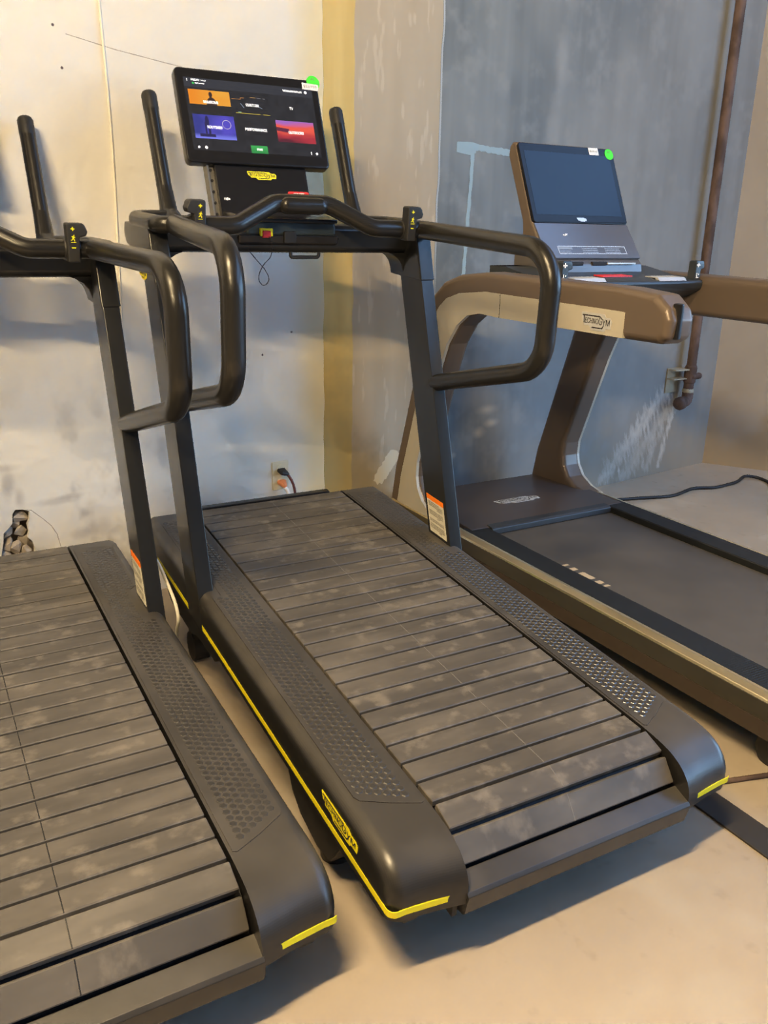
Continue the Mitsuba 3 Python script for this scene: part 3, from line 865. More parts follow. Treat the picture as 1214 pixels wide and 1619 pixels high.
    # tray with its safety key
    M.add('tray', prism(fillet([(1.404, 0.962), (1.40, 0.930), (1.412, 0.900), (1.47, 0.890), (1.60, 0.890), (1.60, 0.968), (1.44, 0.970)], [0.006, 0.003, 0.014, 0.02, 0, 0, 0.01], 4), -0.150, 0.142, 0.012, 3), 'm_tray', 40)
    M.add('tray__rim', prism(fillet([(1.398, 0.960), (1.398, 0.972), (1.44, 0.976), (1.60, 0.976), (1.60, 0.962)], 0.003, 2), -0.152, 0.144, 0.004), 'm_gloss_black', 35)
    M.add('tray__lower_edge', prism(fillet([(1.396, 0.925), (1.40, 0.898), (1.43, 0.886), (1.47, 0.886), (1.47, 0.925)], [0.003, 0.012, 0.01, 0, 0], 4), -0.175, 0.150, 0.010), 'm_gloss_black', 40)
    M.add('tray__latch', box(-0.034, 0.006, 1.390, 1.42, 0.902, 0.936, 0.004), 'm_black')
    arch = Polygon([(-0.109, 0.922), (-0.109, 0.944), (-0.071, 0.944), (-0.071, 0.922)]).difference(Polygon([(-0.103, 0.921), (-0.103, 0.938), (-0.077, 0.938), (-0.077, 0.921)]))
    a = trimesh.creation.extrude_polygon(arch, 0.010, engine='earcut')
    a = trimesh.Trimesh(np.column_stack([a.vertices[:, 0], 1.400 - a.vertices[:, 2], a.vertices[:, 1]]), a.faces, process=False)
    M.add('safety_key', box(-0.1025, -0.0775, 1.388, 1.41, 0.918, 0.9375, 0.002), 'm_red', 30, 'red safety key in a yellow frame')
    M.add('safety_key__frame', a, 'm_yellow', False, 'yellow frame')
    lp = [(-0.088, 1.392, 0.921), (-0.074, 1.390, 0.905), (-0.071, 1.40, 0.870), (-0.083, 1.40, 0.852), (-0.099, 1.398, 0.836), (-0.111, 1.398, 0.808), (-0.107, 1.398, 0.788), (-0.095, 1.398, 0.780), (-0.083, 1.398, 0.788), (-0.080, 1.398, 0.803), (-0.088, 1.404, 0.822), (-0.099, 1.406, 0.836), (-0.133, 1.406, 0.872), (-0.14, 1.42, 0.892)]
    from scipy.interpolate import CubicSpline
    cs = CubicSpline(np.arange(len(lp)), np.array(lp))
    M.add('safety_key__lanyard', tube(cs(np.linspace(0, len(lp) - 1, 80)), 0.0013, 8), 'm_ink', 50, 'thin black lanyard hanging in a loop')
    rg = fillet([(-0.003, 1.42, 0.892), (0.0, 1.42, 0.8590), (0.092, 1.42, 0.8590), (0.095, 1.42, 0.892)], [0, 0.006, 0.006, 0], 4, closed=False)
    M.add('hanger_ring', tube(rg, 0.0052, 12), 'm_black', 50)
    # screen on its neck
    neck = prism(rrect(-0.152, 0.156, -0.170, 0.02, 0.004), -0.055, -0.014, 0.003, 2, 'z')
    M.add('neck', on_screen(neck), 'm_gloss_black', 35)
    flank = join(box(-0.176, -0.152, -0.170, 0.02, -0.050, -0.030), box(-0.176, -0.170, -0.170, 0.02, -0.052, -0.018))
    M.add('neck__flank', on_screen(flank), 'm_dark_metal', False, 'metal flank with holes')
    M.add('neck__holes', on_screen(join(*[cyl((-0.1615, v, -0.029), 0.0042, 0.004, 'z', 14) for v in (-0.15, -0.115, -0.08, -0.045, -0.012)])), 'm_black', False)
    b, l = logo(0.098, 0.0262)
    o = SCR_O + np.array([-0.049, 0, 0]) + SCR_V * -0.0420 + SCR_N * -0.0142
    k = M.add('neck_name_plate', onto(b, o, (1, 0, 0), SCR_V), 'm_yellow', False, 'yellow name plate under the screen reading TECHNOGYM')
    M.add(k + '__lettering', onto(l, o, (1, 0, 0), SCR_V), 'm_ink', False)
    hp = join(cyl((0, 0, 0), 0.0046, 0.0012, 'z', 20), box(-0.0095, -0.006, -0.003, 0.003, -0.0006, 0.0006), box(0.006, 0.0095, -0.003, 0.003, -0.0006, 0.0006), box(-0.0085, 0.0085, 0.0022, 0.0034, -0.0006, 0.0004))
    M.add('audio_symbol', onto(hp, SCR_O + np.array([-0.127, 0, 0]) + SCR_V * -0.107 + SCR_N * -0.0136, (1, 0, 0), SCR_V), 'm_white', 30, 'small white audio symbol')
    M.add('screen', on_screen(prism(rrect(-0.2385, 0.2385, -0.001, 0.2925, 0.016, 5), -0.034, 0.0, 0.005, 3, 'z')), 'm_gloss_black', 35)
    q = trimesh.Trimesh([[-0.2140, 0.0365, 0.0006], [0.2140, 0.0365, 0.0006], [0.2140, 0.2615, 0.0006], [-0.2140, 0.2615, 0.0006]], [[0, 1, 2], [0, 2, 3]], process=False)
    uv = np.array(q.vertices)[:, :2]
    if lit:
        M.add('screen__display', on_screen(q), 'm_gloss_black', False, 'lit display with six menu tiles', uv=uv, emitter={'type': 'area', 'radiance': mikit.proc(display_colour), 'sampling_weight': 0.15})
        tx = [text('SESSIONS', -0.1615, -0.1135, 0.184, 0.1925), text('CUSTOM', -0.0235, 0.019, 0.1855, 0.1945), text('TV', 0.1250, 0.1375, 0.186, 0.195), text('ROUTINES', -0.160, -0.1120, 0.1055, 0.1145), text('PERFORMANCE', -0.0375, 0.0355, 0.1075, 0.1165), text('OUTDOORS', 0.1085, 0.1620, 0.107, 0.1160),
              text('START', -0.0085, 0.0115, 0.0455, 0.0525), text('FRIDAY', -0.190, -0.163, 0.2515, 0.2580), text('| 15:15', -0.160, -0.143, 0.2520, 0.2570), text('light mode', -0.1785, -0.149, 0.2420, 0.2470), text('TECHNOGYM PLUS', 0.110, 0.1765, 0.2445, 0.2510),
              box(-0.2035, -0.2020, 0.249, 0.257, 0, 0.0008), cyl((0.190, 0.248, 0.0004), 0.0048, 0.0008, 'z', 20), cyl((-0.196, 0.0455, 0.0004), 0.0042, 0.0008, 'z', 6), cyl((-0.173, 0.0455, 0.0004), 0.0046, 0.0008, 'z', 16), box(0.1775, 0.1800, 0.0425, 0.0520, 0, 0.0008), cyl((0.1985, 0.0465, 0.0004), 0.0040, 0.0008, 'z', 16)]
        M.add('screen__captions', on_screen(join(*tx), 0.0008), 'm_white', False, 'white captions', emitter={'type': 'area', 'radiance': rgb(0.75, 0.78, 0.82), 'sampling_weight': 0.05})
        gs = onto(trimesh.creation.cylinder(0.0232, 0.0008, sections=40), SCR_O + np.array([0.2235, 0, 0]) + SCR_V * 0.2840 + SCR_N * 0.0012, (1, 0, 0), SCR_V)
        M.add('round_sticker', gs, 'm_green', False, 'round bright green sticker')
        M.add('round_sticker__writing', on_screen(join(text('QC', 0.217, 0.2305, 0.2915, 0.2985, 0, 0.0004, False), text('ok', 0.237, 0.2435, 0.276, 0.2815, 0, 0.0004, False)), 0.0016), 'm_print', False)
        M.add('price_tag', on_screen(plate([(0.181, 0.2585), (0.2375, 0.2565), (0.2395, 0.2775), (0.1815, 0.2805)], 0.0009), 0.0017), 'm_white', False, 'white price tag reading $13,999')
        M.add('price_tag__figures', on_screen(text('$13,999', 0.1865, 0.2335, 0.2625, 0.2735, 0, 0.0004, False), 0.0026), 'm_print', False)
    else:
        M.add('screen__display', on_screen(q), 'm_gloss_black', False)
    return M


def floor_in(Mw):
    n = Mw[:3, :3].T @ np.array([0, 0, 1.0])
    return n, -Mw[2, 3]


MB = rigid((0, 0, 0.28), 0, math.radians(4.7144))
MA = rigid((-0.95778, 0.05075, 0.26474), math.radians(0.5442), math.radians(2.3608))
treadmill_model(*floor_in(MB), True, 'm_seam').place('treadmill', MB, 'black slat-belt treadmill with yellow stripes and a lit display, in the middle', 'treadmill', group='black slat-belt treadmills')
treadmill_model(*floor_in(MA), False, 'm_black').place('treadmill_001', MA, 'black slat-belt treadmill cut off by the left edge, in front of the broken wall', 'treadmill', group='black slat-belt treadmills', skip=('front_strip',), nudge={'screen': (-0.04, 0, 0)})


# ------------------------------------------------------------------ bronze treadmill on the right
def bronze_model():
    M = Model()
    Hh = 0.28
    xc = 1.20
    def side(mesh, s):
        if s == 1:
            return mesh
        m = mesh.copy()
        m = trimesh.Trimesh((np.array(m.vertices) - [xc, 0, 0]) * [-1, 1, 1] + [xc, 0, 0], m.faces[:, ::-1], process=False)
        return m
    y0, y1 = -0.22, 1.93
    flank = fillet([(0.748, 0.152), (0.748, 0.206), (0.79, 0.206), (0.79, 0.152)], [0.002, 0.003, 0, 0], 4)
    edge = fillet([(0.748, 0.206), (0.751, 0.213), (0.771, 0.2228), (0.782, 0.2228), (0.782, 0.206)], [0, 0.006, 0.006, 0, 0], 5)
    lower = fillet([(0.750, 0.100), (0.749, 0.151), (0.79, 0.151), (0.79, 0.098)], [0.006, 0.001, 0, 0], 4)
    rail = fillet([(0.780, 0.15), (0.780, 0.2235), (0.878, 0.2235), (0.882, 0.2195), (0.882, 0.15)], [0, 0.003, 0.004, 0, 0], 4)
    for s in (1, -1):
        k = M.add('side_panel', side(prism(flank, y0, y1, 0, 1, 'y'), s), 'm_olive', 40)
        M.add(k + '__highlight_edge', side(prism(edge, y0, y1, 0, 1, 'y'), s), 'm_painted_highlight', 40, 'bevelled top edge with a highlight put into its colour')
        M.add(k + '__lower_panel', side(prism(lower, y0, y1 - 0.02, 0, 1, 'y'), s), 'm_lower', 40)
        M.add('foot_rail', side(prism(rail, y0 + 0.02, 1.44, 0.003, 1, 'y'), s), 'm_rubber_rib', 40)
        M.add('rear_wheel', side(cyl((0.825, 0.02, 0.045), 0.045, 0.05, 'x'), s), 'm_black', 30)
        M.add('front_foot', side(cyl((0.86, 1.70, 0.05), 0.035, 0.10, 'z'), s), 'm_black', 30)
    M.add('chassis', box(0.80, 1.60, -0.16, 1.86, 0.075, 0.19), 'm_black', False)
    belt = [(1.45, 0.198), (-0.12, 0.198)] + [(-0.12 - 0.05 * math.sin(a), 0.148 + 0.05 * math.cos(a)) for a in np.linspace(0.3, 3.14, 8)] + [(1.45, 0.098)]
    M.add('running_belt', prism(belt, 0.884, 1.516), 'm_belt', 30)
    mk = []
    for (v0, v1, u0, u1) in ((0.0, 0.06, 0, 1), (0.17, 0.27, 0, 1), (0.38, 0.66, 0, 1), (0.75, 0.86, 0, 1), (0.93, 0.985, 0, 1)):
        mk.append(box(0.903, 0.946, 1.005 - 0.225 * v1, 1.005 - 0.225 * v0, 0.198, 0.1984))
    for i, q in enumerate(mk):
        M.add('belt_mark', q, 'm_tan_mark', False, 'tan belt mark')
    # motor hood
    hood = fillet([(1.395, 0.205), (1.398, 0.2255), (1.42, 0.2275), (1.70, 0.232), (1.93, 0.225), (1.955, 0.20), (1.955, 0.12), (1.395, 0.12)], [0.004, 0.006, 0.01, 0.1, 0.02, 0.02, 0, 0], 5)
    M.add('motor_hood', prism(hood, 0.80, 1.60, 0.004), 'm_hood', 35)
    M.add('motor_hood__edge_strip', prism(fillet([(1.372, 0.200), (1.374, 0.222), (1.385, 0.229), (1.415, 0.2305), (1.42, 0.2), ], [0.002, 0.006, 0.006, 0.002, 0], 4), 0.885, 1.515, 0.002), 'm_slate', 35)
    b, l = logo(0.225, 0.058)
    k = M.add('hood_name_plate', onto(b, (1.085, 1.585, 0.2312), (1, 0, 0), (0, 1, 0.002)), 'm_silver', False, 'silver name plate on the hood')
    M.add(k + '__lettering', onto(l, (1.085, 1.585, 0.2312), (1, 0, 0), (0, 1, 0.002)), 'm_ink', False)
    # swept legs that carry the arms
    outer = [(2.00, 0.10), (1.955, 0.21), (1.925, 0.36), (1.905, 0.42), (1.70, 1.065), (1.665, 1.11), (1.60, 1.158), (1.50, 1.188), (1.33, 1.205), (0.68, 1.196), (0.555, 1.186), (0.508, 1.15), (0.497, 1.12), (0.503, 1.07), (0.53, 1.053), (0.69, 1.052), (1.25, 1.054), (1.36, 1.058), (1.43, 1.045), (1.49, 1.005),
             (1.55, 0.93), (1.60, 0.815), (1.735, 0.42), (1.738, 0.36), (1.725, 0.315), (1.69, 0.27), (1.63, 0.238), (1.56, 0.222), (1.56, 0.10)]
    op = Polygon(outer).buffer(0)
    shell = fillet(outer, 0.02, 2)
    # the recessed olive face follows the inner edge of the sweep
    face = op.buffer(-0.004).difference(LineString([(2.02, 0.10), (1.955, 0.21), (1.925, 0.36), (1.905, 0.42), (1.70, 1.065), (1.665, 1.11), (1.60, 1.158), (1.50, 1.188), (1.33, 1.205), (0.68, 1.196), (0.4, 1.18)]).buffer(0.066)).intersection(sbox(0.66, 0.0, 2.1, 1.3))
    face = max(getattr(face, 'geoms', [face]), key=lambda g: g.area)
    fp = np.array(face.exterior.coords)[:-1]
    for s in (1, -1):
        k = M.add('arm', side(prism(shell, 0.752, 0.858, 0.024, 4), s), 'm_bronze', 45)
        f0 = trimesh.creation.extrude_polygon(Polygon(fp).simplify(0.0006), 0.03, engine='earcut')
        f0 = trimesh.Trimesh(np.column_stack([0.7505 + f0.vertices[:, 2], f0.vertices[:, 0], f0.vertices[:, 1]]), f0.faces, process=False)
        M.add(k + '__face', side(f0, s), 'm_face', False, 'olive grey side face')
        M.add(k + '__seam', side(box(0.7500, 0.752, 1.2405, 1.2425, 1.058, 1.138), s), 'm_ink', False)
        M.add(k + '__end_slot', side(box(0.783, 0.800, 0.4915, 0.52, 1.068, 1.165, 0.005), s), 'm_gloss_black', 30, 'dark vertical slot in the arm end')
    b, l = logo(0.128, 0.050)
    o = np.array([0.7503, 0.835, 1.066])
    k = M.add('arm_name_plate', onto(b, o, (0, -1, 0), (0, 0, 1)), 'm_silver', False, 'pale name plate on the arm reading TECHNOGYM')
    M.add(k + '__lettering', onto(l, o, (0, -1, 0), (0, 0, 1)), 'm_ink', False)
    # console platform with its rounded grip bar
    plat = fillet([(1.075, 1.150), (1.070, 1.182), (1.12, 1.192), (1.22, 1.196), (1.36, 1.222), (1.45, 1.222), (1.45, 1.12), (1.15, 1.115)], [0.02, 0.012, 0.02, 0.02, 0.01, 0, 0.02, 0.02], 5)
    M.add('grip_bar', prism(plat, 0.855, 1.545), 'm_navy_bar', 40)
    def top(x0, x1, ya, yb, t=0.003):
        za, zb = 1.1925 + (ya - 1.12) * 0.04, 1.1925 + (yb - 1.12) * 0.04
        v = [(x0, ya, za), (x1, ya, za), (x1, yb, zb), (x0, yb, zb), (x0, ya, za + t), (x1, ya, za + t), (x1, yb, zb + t), (x0, yb, zb + t)]
        b_ = box(0, 1, 0, 1, 0, 1)
        w = np.array(b_.vertices)
        idx = {(0, 0, 0): 0, (1, 0, 0): 1, (1, 1, 0): 2, (0, 1, 0): 3, (0, 0, 1): 4, (1, 0, 1): 5, (1, 1, 1): 6, (0, 1, 1): 7}
        return trimesh.Trimesh([v[idx[tuple(int(round(c)) for c in r)]] for r in w], b_.faces, process=False)
    for x in (1.005, 1.395):
        M.add('sensor_pad', join(top(x - 0.068, x + 0.068, 1.088, 1.150), prism([(1.078, 1.168), (1.075, 1.180), (1.088, 1.1935), (1.10, 1.190)], x - 0.068, x + 0.068)), 'm_silver', False, 'silver pulse sensor pad')
    M.add('stop_button', top(1.13, 1.27, 1.155, 1.205, 0.004), 'm_red', False, 'red stop button')
    for s in (1, -1):
        q = prism(fillet([(-0.016, 1.16), (0.015, 1.16), (0.017, 1.220), (0.033, 1.225), (0.034, 1.236), (0.028, 1.252), (-0.012, 1.252)], [0.004, 0.004, 0.003, 0.004, 0.004, 0.008, 0.008], 4), 1.078, 1.112, 0.004, 2, 'y')
        q.apply_translation([xc + 0.316 * s, 0, 0])
        k = M.add('speed_switch', q, 'm_navy_bar', 40)
        sy = join(box(-0.009, 0.009, -0.0025, 0.0025, 0, 0.0008), box(-0.0025, 0.0025, -0.008, 0.008, 0, 0.0008), box(-0.006, -0.002, -0.046, -0.028, 0, 0.0008), box(-0.006, 0.007, -0.046, -0.042, 0, 0.0008), box(0.003, 0.007, -0.036, -0.030, 0, 0.0008))
        M.add(k + '__symbols', onto(sy, (xc + 0.316 * s - 0.001, 1.0772, 1.237), (1, 0, 0), (0, 0, 1)), 'm_white', False, 'white plus sign and mark')
        M.add(k + '__accent', onto(box(-0.008, 0.008, 0, 0.004, 0, 0.0008), (xc + 0.316 * s, 1.0772, 1.172), (1, 0, 0), (0, 0, 1)), 'm_yellow', False, 'yellow accent')
    # reading rack base with two slots, control panel and screen
    P = [np.array([1.489, 1.640]), np.array([1.366, 1.371]), np.array([1.277, 1.253])]
    base = fillet([(1.262, 1.205), (1.268, 1.232), (1.285, 1.250), (1.40, 1.30), (1.47, 1.30), (1.47, 1.19), (1.27, 1.19)], [0.002, 0.004, 0.004, 0, 0, 0, 0], 3)
    M.add('rack_base', prism(base, xc - 0.222, xc + 0.226, 0.004), 'm_mauve', 30)
    for x0, x1 in ((1.062, 1.132), (1.176, 1.246)):
        M.add('rack_slot', box(x0, x1, 1.2625, 1.275, 1.228, 1.241, 0.002), 'm_ink', 30, 'black slot')
    M.add('rack_ledge', box(1.00, 1.062, 1.258, 1.275, 1.232, 1.2375), 'm_silver', False)
    M.add('rack_ledge', box(1.246, 1.385, 1.258, 1.275, 1.232, 1.2375), 'm_silver', False)
    def slab(a, b_, th, x0, x1, bev):
        d = (b_ - a) / np.linalg.norm(b_ - a)
        n_ = np.array([-d[1], d[0]])
        if n_[0] < 0:
            n_ = -n_
        return prism([a, b_, b_ + n_ * th, a + n_ * th], x0, x1, bev)
    body = fillet([P[0] + [0.002, 0.004], P[1] + [0.004, 0], P[2] + [0.002, -0.002], P[2] + [0.02, -0.008], (1.42, 1.29), (1.43, 1.375), (1.535, 1.60), (1.530, 1.632), (1.515, 1.646)], [0.006, 0, 0.004, 0.01, 0.02, 0.03, 0.02, 0.015, 0.01], 4)
    M.add('console_shell', prism(body, xc - 0.230, xc + 0.230, 0.012, 3), 'm_bronze', 35)
    n1 = np.array([-(P[0] - P[1])[1], (P[0] - P[1])[0]])
    n1 = n1 / np.linalg.norm(n1)          # towards the runner
    v1 = (P[0] - P[1]) / np.linalg.norm(P[0] - P[1])
    L1 = np.linalg.norm(P[0] - P[1])
    n2 = np.array([-(P[1] - P[2])[1], (P[1] - P[2])[0]])
    n2 = n2 / np.linalg.norm(n2)
    v2 = (P[1] - P[2]) / np.linalg.norm(P[1] - P[2])
    L2 = np.linalg.norm(P[1] - P[2])
    def upper(mesh, off):
        return onto(mesh, (xc, P[1][0] + n1[0] * off, P[1][1] + n1[1] * off), (1, 0, 0), (0, v1[0], v1[1]))
    def lowerp(mesh, off):
        return onto(mesh, (xc, P[2][0] + n2[0] * off, P[2][1] + n2[1] * off), (1, 0, 0), (0, v2[0], v2[1]))
    M.add('control_panel', lowerp(prism(rrect(-0.226, 0.226, 0.0, L2, 0.004), -0.006, 0.001, 0.002, 2, 'z'), 0), 'm_mauve', 30)
    M.add('screen', upper(prism(rrect(-0.2275, 0.2275, 0.0, L1 + 0.002, 0.012, 4), -0.010, 0.004, 0.003, 2, 'z'), 0), 'm_bezel', 30)
    q = trimesh.Trimesh([[-0.208, 0.030, 0], [0.205, 0.030, 0], [0.205, L1 - 0.028, 0], [-0.208, L1 - 0.028, 0]], [[0, 1, 2], [0, 2, 3]], process=False)
    M.add('screen__display', upper(q, 0.0047), 'm_reflection_display', False, 'switched-off display with a blue sky reflection put into its colour')
    b, l = logo(0.046, 0.015, 0.0006)
    M.add('screen__name_plate', upper(b, 0.0045).apply_translation([-0.005 - 0.018, 0.006 * v1[0], 0.006 * v1[1]]), 'm_silver', False, 'tiny silver name plate')
    sp = join(cyl((-0.10, 0.098, 0.0003), 0.0042, 0.0008, 'z', 16), cyl((-0.110, 0.097, 0.0003), 0.0036, 0.0008, 'z', 16), box(-0.110, -0.099, 0.0935, 0.0955, 0, 0.0007), plate([(-0.098, 0.101), (-0.091, 0.103), (-0.091, 0.100), (-0.096, 0.094)], 0.0007))
    M.add('audio_symbol', lowerp(sp, 0.0012), 'm_white', False, 'small white symbol')
    fr = Polygon([(-0.162, 0.016), (0.165, 0.016), (0.165, 0.050), (-0.162, 0.050)]).difference(sbox(-0.159, 0.019, 0.162, 0.047))
    M.add('caption_frame', lowerp(trimesh.creation.extrude_polygon(fr, 0.0007, engine='earcut'), 0.0012), 'm_silver', False, 'thin white frame around small print')
    M.add('caption_frame__print', lowerp(join(box(-0.158, -0.095, 0.036, 0.046, 0, 0.0006), *[box(x, x + 0.075, 0.021 + 0.008 * i, 0.0245 + 0.008 * i, 0, 0.0005) for i in range(3) for x in (-0.05, 0.06)], *[box(-0.155, -0.105, 0.021 + 0.006 * i, 0.0235 + 0.006 * i, 0, 0.0005) for i in range(2)]), 0.0012), 'm_grey_metal', False)
    M.add('price_tag', upper(plate([(0.105, L1 - 0.027), (0.152, L1 - 0.027), (0.152, L1 + 0.001), (0.104, L1 + 0.001)], 0.0008), 0.0048), 'm_white', False, 'white price tag reading $9999')
    M.add('price_tag__figures', upper(text('$9999', 0.109, 0.148, L1 - 0.019, L1 - 0.008, 0, 0.0004, False), 0.0057), 'm_print', False)
    g = trimesh.creation.cylinder(0.0215, 0.0008, sections=36)
    g.apply_translation([0.205, L1 - 0.020, 0])
    M.add('round_sticker', upper(g, 0.0053), 'm_green', False, 'round bright green sticker')
    M.add('round_sticker__writing', upper(text('QC', 0.197, 0.212, L1 - 0.016, L1 - 0.008, 0, 0.0003, False), 0.0058), 'm_print', False)
    return M


MC = rigid((0, 0, 0), math.radians(1.0), 0)
bronze_model().place('treadmill_002', MC, 'bronze and olive treadmill with a dark switched-off screen, on the right by the pipe', 'treadmill')


# ------------------------------------------------------------------ things on the walls and the floor
def smooth_path(pts, n=60):
    from scipy.interpolate import CubicSpline
    p = np.array(pts, float)
    t = np.concatenate([[0], np.cumsum(np.linalg.norm(np.diff(p, axis=0), axis=1))])
    return CubicSpline(t, p)(np.linspace(0, t[-1], n))


# rusty drain pipe down the concrete wall
px = 3.068
pipe = tube([(px + 0.012, -0.055, 4.38), (px, -0.055, 0.60)], 0.026, 20)
put('drain_pipe__pipe', pipe, 'm_rust', 50, WALL)
put('drain_pipe__coupling', join(tube([(px, -0.055, 0.625), (px, -0.055, 0.545)], 0.034, 20), tube([(px - 0.01, -0.075, 0.575), (px + 0.058, -0.075, 0.575)], 0.018, 14), tube([(px, -0.055, 0.55), (px - 0.002, -0.055, 0.48)], 0.028, 18)), 'm_rust', 50, WALL)
put('drain_pipe__collar', tube([(px - 0.002, -0.055, 0.493), (px - 0.002, -0.055, 0.485)], 0.033, 20), 'm_zinc', 50, WALL)
el = fillet([(px - 0.002, -0.055, 0.49), (px - 0.004, -0.060, 0.435), (px - 0.095, -0.075, 0.428)], [0, 0.05, 0], 8, closed=False)
put('drain_pipe__elbow', join(tube(el, 0.031, 20), tube([(px - 0.075, -0.072, 0.430), (px - 0.098, -0.075, 0.428)], 0.037, 20)), 'm_rust', 50, WALL)
put('drain_pipe__outlet_cap', tube([(px - 0.094, -0.075, 0.430), (px - 0.103, -0.077, 0.429)], 0.027, 18), 'm_zinc', 50, WALL, )
br = join(prism(fillet([(px - 0.13, 0.008), (px - 0.13, -0.05), (px - 0.02, -0.07), (px - 0.02, 0.008)], 0.004, 2), 0.610, 0.618, 0, 1, 'z'), prism(fillet([(px - 0.135, 0.008), (px - 0.135, -0.05), (px - 0.03, -0.06), (px - 0.03, 0.008)], 0.004, 2), 0.560, 0.566, 0, 1, 'z'), box(px - 0.135, px - 0.03, 0.0, 0.007, 0.48, 0.62))
put('drain_pipe__bracket', br, 'm_zinc', 30, WALL)
labels['drain_pipe__bracket'] = {'label': 'pale metal wall bracket'}
tag('drain_pipe', 'rusty drain pipe running down the concrete wall near the right corner', 'pipe')
# anchor stub in the wall
put('wall_anchor', tube([(2.985, 0.01, 0.80), (2.985, -0.012, 0.80)], 0.010, 14), 'm_zinc', 50, WALL)
tag('wall_anchor', 'small metal anchor in the concrete left of the pipe', 'anchor')


def strip(pts, w, seed):
    r = np.random.default_rng(seed)
    p = smooth_path([(a, b, 0) for a, b in pts], 24)[:, :2]
    t = np.gradient(p, axis=0)
    t /= np.linalg.norm(t, axis=1, keepdims=True)
    n = np.stack([-t[:, 1], t[:, 0]], 1)
    wl, wr = w * r.uniform(0.65, 1.1, len(p)), w * r.uniform(0.65, 1.1, len(p))
    poly = np.vstack([p + n * wl[:, None] / 2, (p - n * wr[:, None] / 2)[::-1]])
    return prism([(a, -b) for a, b in poly], 0, 1, 0, 1, 'z'), poly


def wall_sheet(poly, d, t):
    m = prism(poly, 0, t, 0, 1, 'z')
    return trimesh.Trimesh(np.column_stack([m.vertices[:, 0], d - m.vertices[:, 2], m.vertices[:, 1]]), m.faces, process=False)


put('painters_tape__square', wall_sheet([(1.310, 1.650), (1.382, 1.642), (1.418, 1.652), (1.420, 1.690), (1.385, 1.694), (1.311, 1.690)], 0.0078, 0.0012), 'm_tape', False, WALL)
put('painters_tape__level_strip', wall_sheet(strip([(1.39, 1.678), (1.47, 1.672), (1.54, 1.668), (1.66, 1.664)], 0.030, 3)[1], 0.0076, 0.001), 'm_tape', False, WALL)
put('painters_tape__hanging_strip', wall_sheet(strip([(1.398, 1.655), (1.399, 1.55), (1.391, 1.42), (1.386, 1.30), (1.378, 1.14)], 0.022, 5)[1], 0.0077, 0.001), 'm_tape', False, WALL)
tag('painters_tape', 'torn pale blue tape in a corner shape on the grey wall', 'tape')

# white cable hanging down the plaster wall
cab = smooth_path([(-0.160, -0.006, 4.38), (-0.162, -0.006, 3.2), (-0.164, -0.006, 1.99), (-0.158, -0.007, 1.70), (-0.160, -0.006, 1.40), (-0.172, -0.006, 1.00), (-0.176, -0.008, 0.82), (-0.168, -0.01, 0.45), (-0.17, -0.012, 0.02)], 120)
put('wall_cable', tube(cab, 0.0035, 10), 'm_cable', 50, WALL)
tag('wall_cable', 'thin white cable hanging down the white plaster wall', 'cable')

# outlet with two plugged-in power cords
po = box(0.398, 0.473, -0.006, 0.0, 0.318, 0.438, 0.003)
put('power_outlet__cover_plate', po, 'm_ivory', 30, WALL)
put('power_outlet__socket', join(tube([(0.437, 0.0, 0.408), (0.437, -0.0085, 0.408)], 0.017, 20, flat=True), tube([(0.437, 0.0, 0.352), (0.437, -0.0085, 0.352)], 0.017, 20, flat=True)), 'm_ivory', 40, WALL)
tag('power_outlet', 'ivory double outlet on the white wall behind the middle treadmill', 'outlet')
pg = m3.Manifold.batch_hull([m3.Manifold.sphere(r, 16).translate(c) for c, r in (((0.425, -0.012, 0.402), 0.008), ((0.447, -0.012, 0.402), 0.008), ((0.428, -0.034, 0.396), 0.009), ((0.452, -0.034, 0.388), 0.008))]).to_mesh()
put('power_cord__plug', trimesh.Trimesh(pg.vert_properties[:, :3], pg.tri_verts), 'm_black', 40, WALL)
put('power_cord__cord', tube(smooth_path([(0.450, -0.034, 0.388), (0.462, -0.046, 0.365), (0.473, -0.05, 0.33), (0.480, -0.048, 0.28), (0.486, -0.045, 0.20), (0.50, -0.04, 0.08), (0.53, -0.05, 0.010), (0.62, -0.08, 0.006)], 60), 0.0055, 12), 'm_brown_cord', 50, WALL)
tag('power_cord', 'black plug with a dark red cord in the outlet\'s upper socket', 'cable')
pg = m3.Manifold.batch_hull([m3.Manifold.sphere(r, 16).translate(c) for c, r in (((0.427, -0.012, 0.352), 0.010), ((0.447, -0.012, 0.352), 0.010), ((0.434, -0.038, 0.345), 0.012))]).to_mesh()
put('power_cord_001__plug', trimesh.Trimesh(pg.vert_properties[:, :3], pg.tri_verts), 'm_plug_orange', 40, WALL)
put('power_cord_001__cord', tube(smooth_path([(0.436, -0.040, 0.336), (0.446, -0.046, 0.315), (0.447, -0.046, 0.27), (0.435, -0.043, 0.15), (0.41, -0.045, 0.012), (0.28, -0.11, 0.010)], 40), 0.0085, 12), 'm_white', 50, WALL)
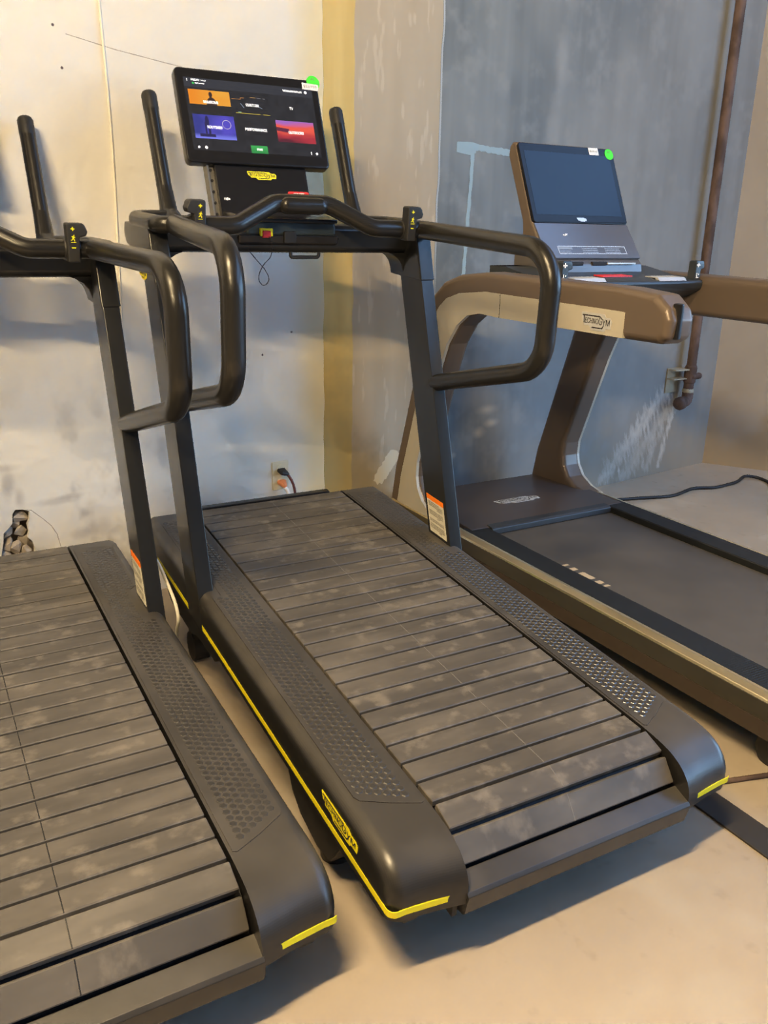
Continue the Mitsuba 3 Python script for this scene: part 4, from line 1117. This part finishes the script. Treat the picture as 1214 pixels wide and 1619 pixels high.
put('power_cord_001__red_mark', tube([(0.4476, -0.047, 0.302), (0.4482, -0.0472, 0.293)], 0.0089, 12), 'm_red', 50, WALL)
tag('power_cord_001', 'orange plug on a thick white cord in the outlet\'s lower socket', 'cable')

# cord lying on the floor to the right
fl = [(1.98, 2.02, 0.008), (2.113, 1.966, 0.008), (2.26, 1.93, 0.008), (2.41, 1.895, 0.008), (2.55, 1.925, 0.008), (2.65, 1.938, 0.009), (2.74, 1.905, 0.009), (2.84, 1.905, 0.010), (2.98, 1.925, 0.016), (3.09, 1.955, 0.02), (3.13, 1.93, 0.014), (3.11, 1.82, 0.009), (3.05, 1.75, 0.008), (3.1, 1.45, 0.008), (3.3, 1.2, 0.008)]
put('floor_cord', tube(smooth_path(fl, 120), 0.0085, 12), 'm_black', 50)
tag('floor_cord', 'black cord snaking over the bare floor in the right corner', 'cord')
# pale cord between the two slat treadmills
pc = [(-0.475, 1.72, 0.02), (-0.478, 1.56, 0.20), (-0.484, 1.38, 0.345), (-0.488, 1.25, 0.372), (-0.490, 1.165, 0.354), (-0.490, 1.095, 0.329), (-0.490, 1.049, 0.298), (-0.490, 1.041, 0.274), (-0.489, 1.06, 0.245), (-0.486, 1.10, 0.15), (-0.484, 1.12, 0.04), (-0.484, 1.05, 0.006), (-0.48, 0.85, 0.006)]
put('pale_cord', tube(smooth_path(pc, 60), 0.0050, 12), 'm_cable', 50)
tag('pale_cord', 'pale cord drooping to the floor between the two black treadmills', 'cord')
# dark rubber strip and rusty rod on the floor under the right-hand gap
put('floor_strip', prism([(0.497, -1.3), (0.592, -1.3), (0.575, 0.45), (0.492, 0.45)], 0.0, 0.006, 0.001, 1, 'z'), 'm_rubber', 30)
tag('floor_strip', 'dark flat rubber strip lying on the floor by the middle treadmill\'s rear', 'rubber strip')
put('steel_rod', tube(smooth_path([(0.515, 0.062, 0.012), (0.656, 0.028, 0.007), (0.76, -0.001, 0.007), (0.95, -0.055, 0.007)], 20), 0.0065, 12), 'm_rust', 50)
tag('steel_rod', 'rusty brown rod lying on the floor between middle and bronze treadmill', 'rod')
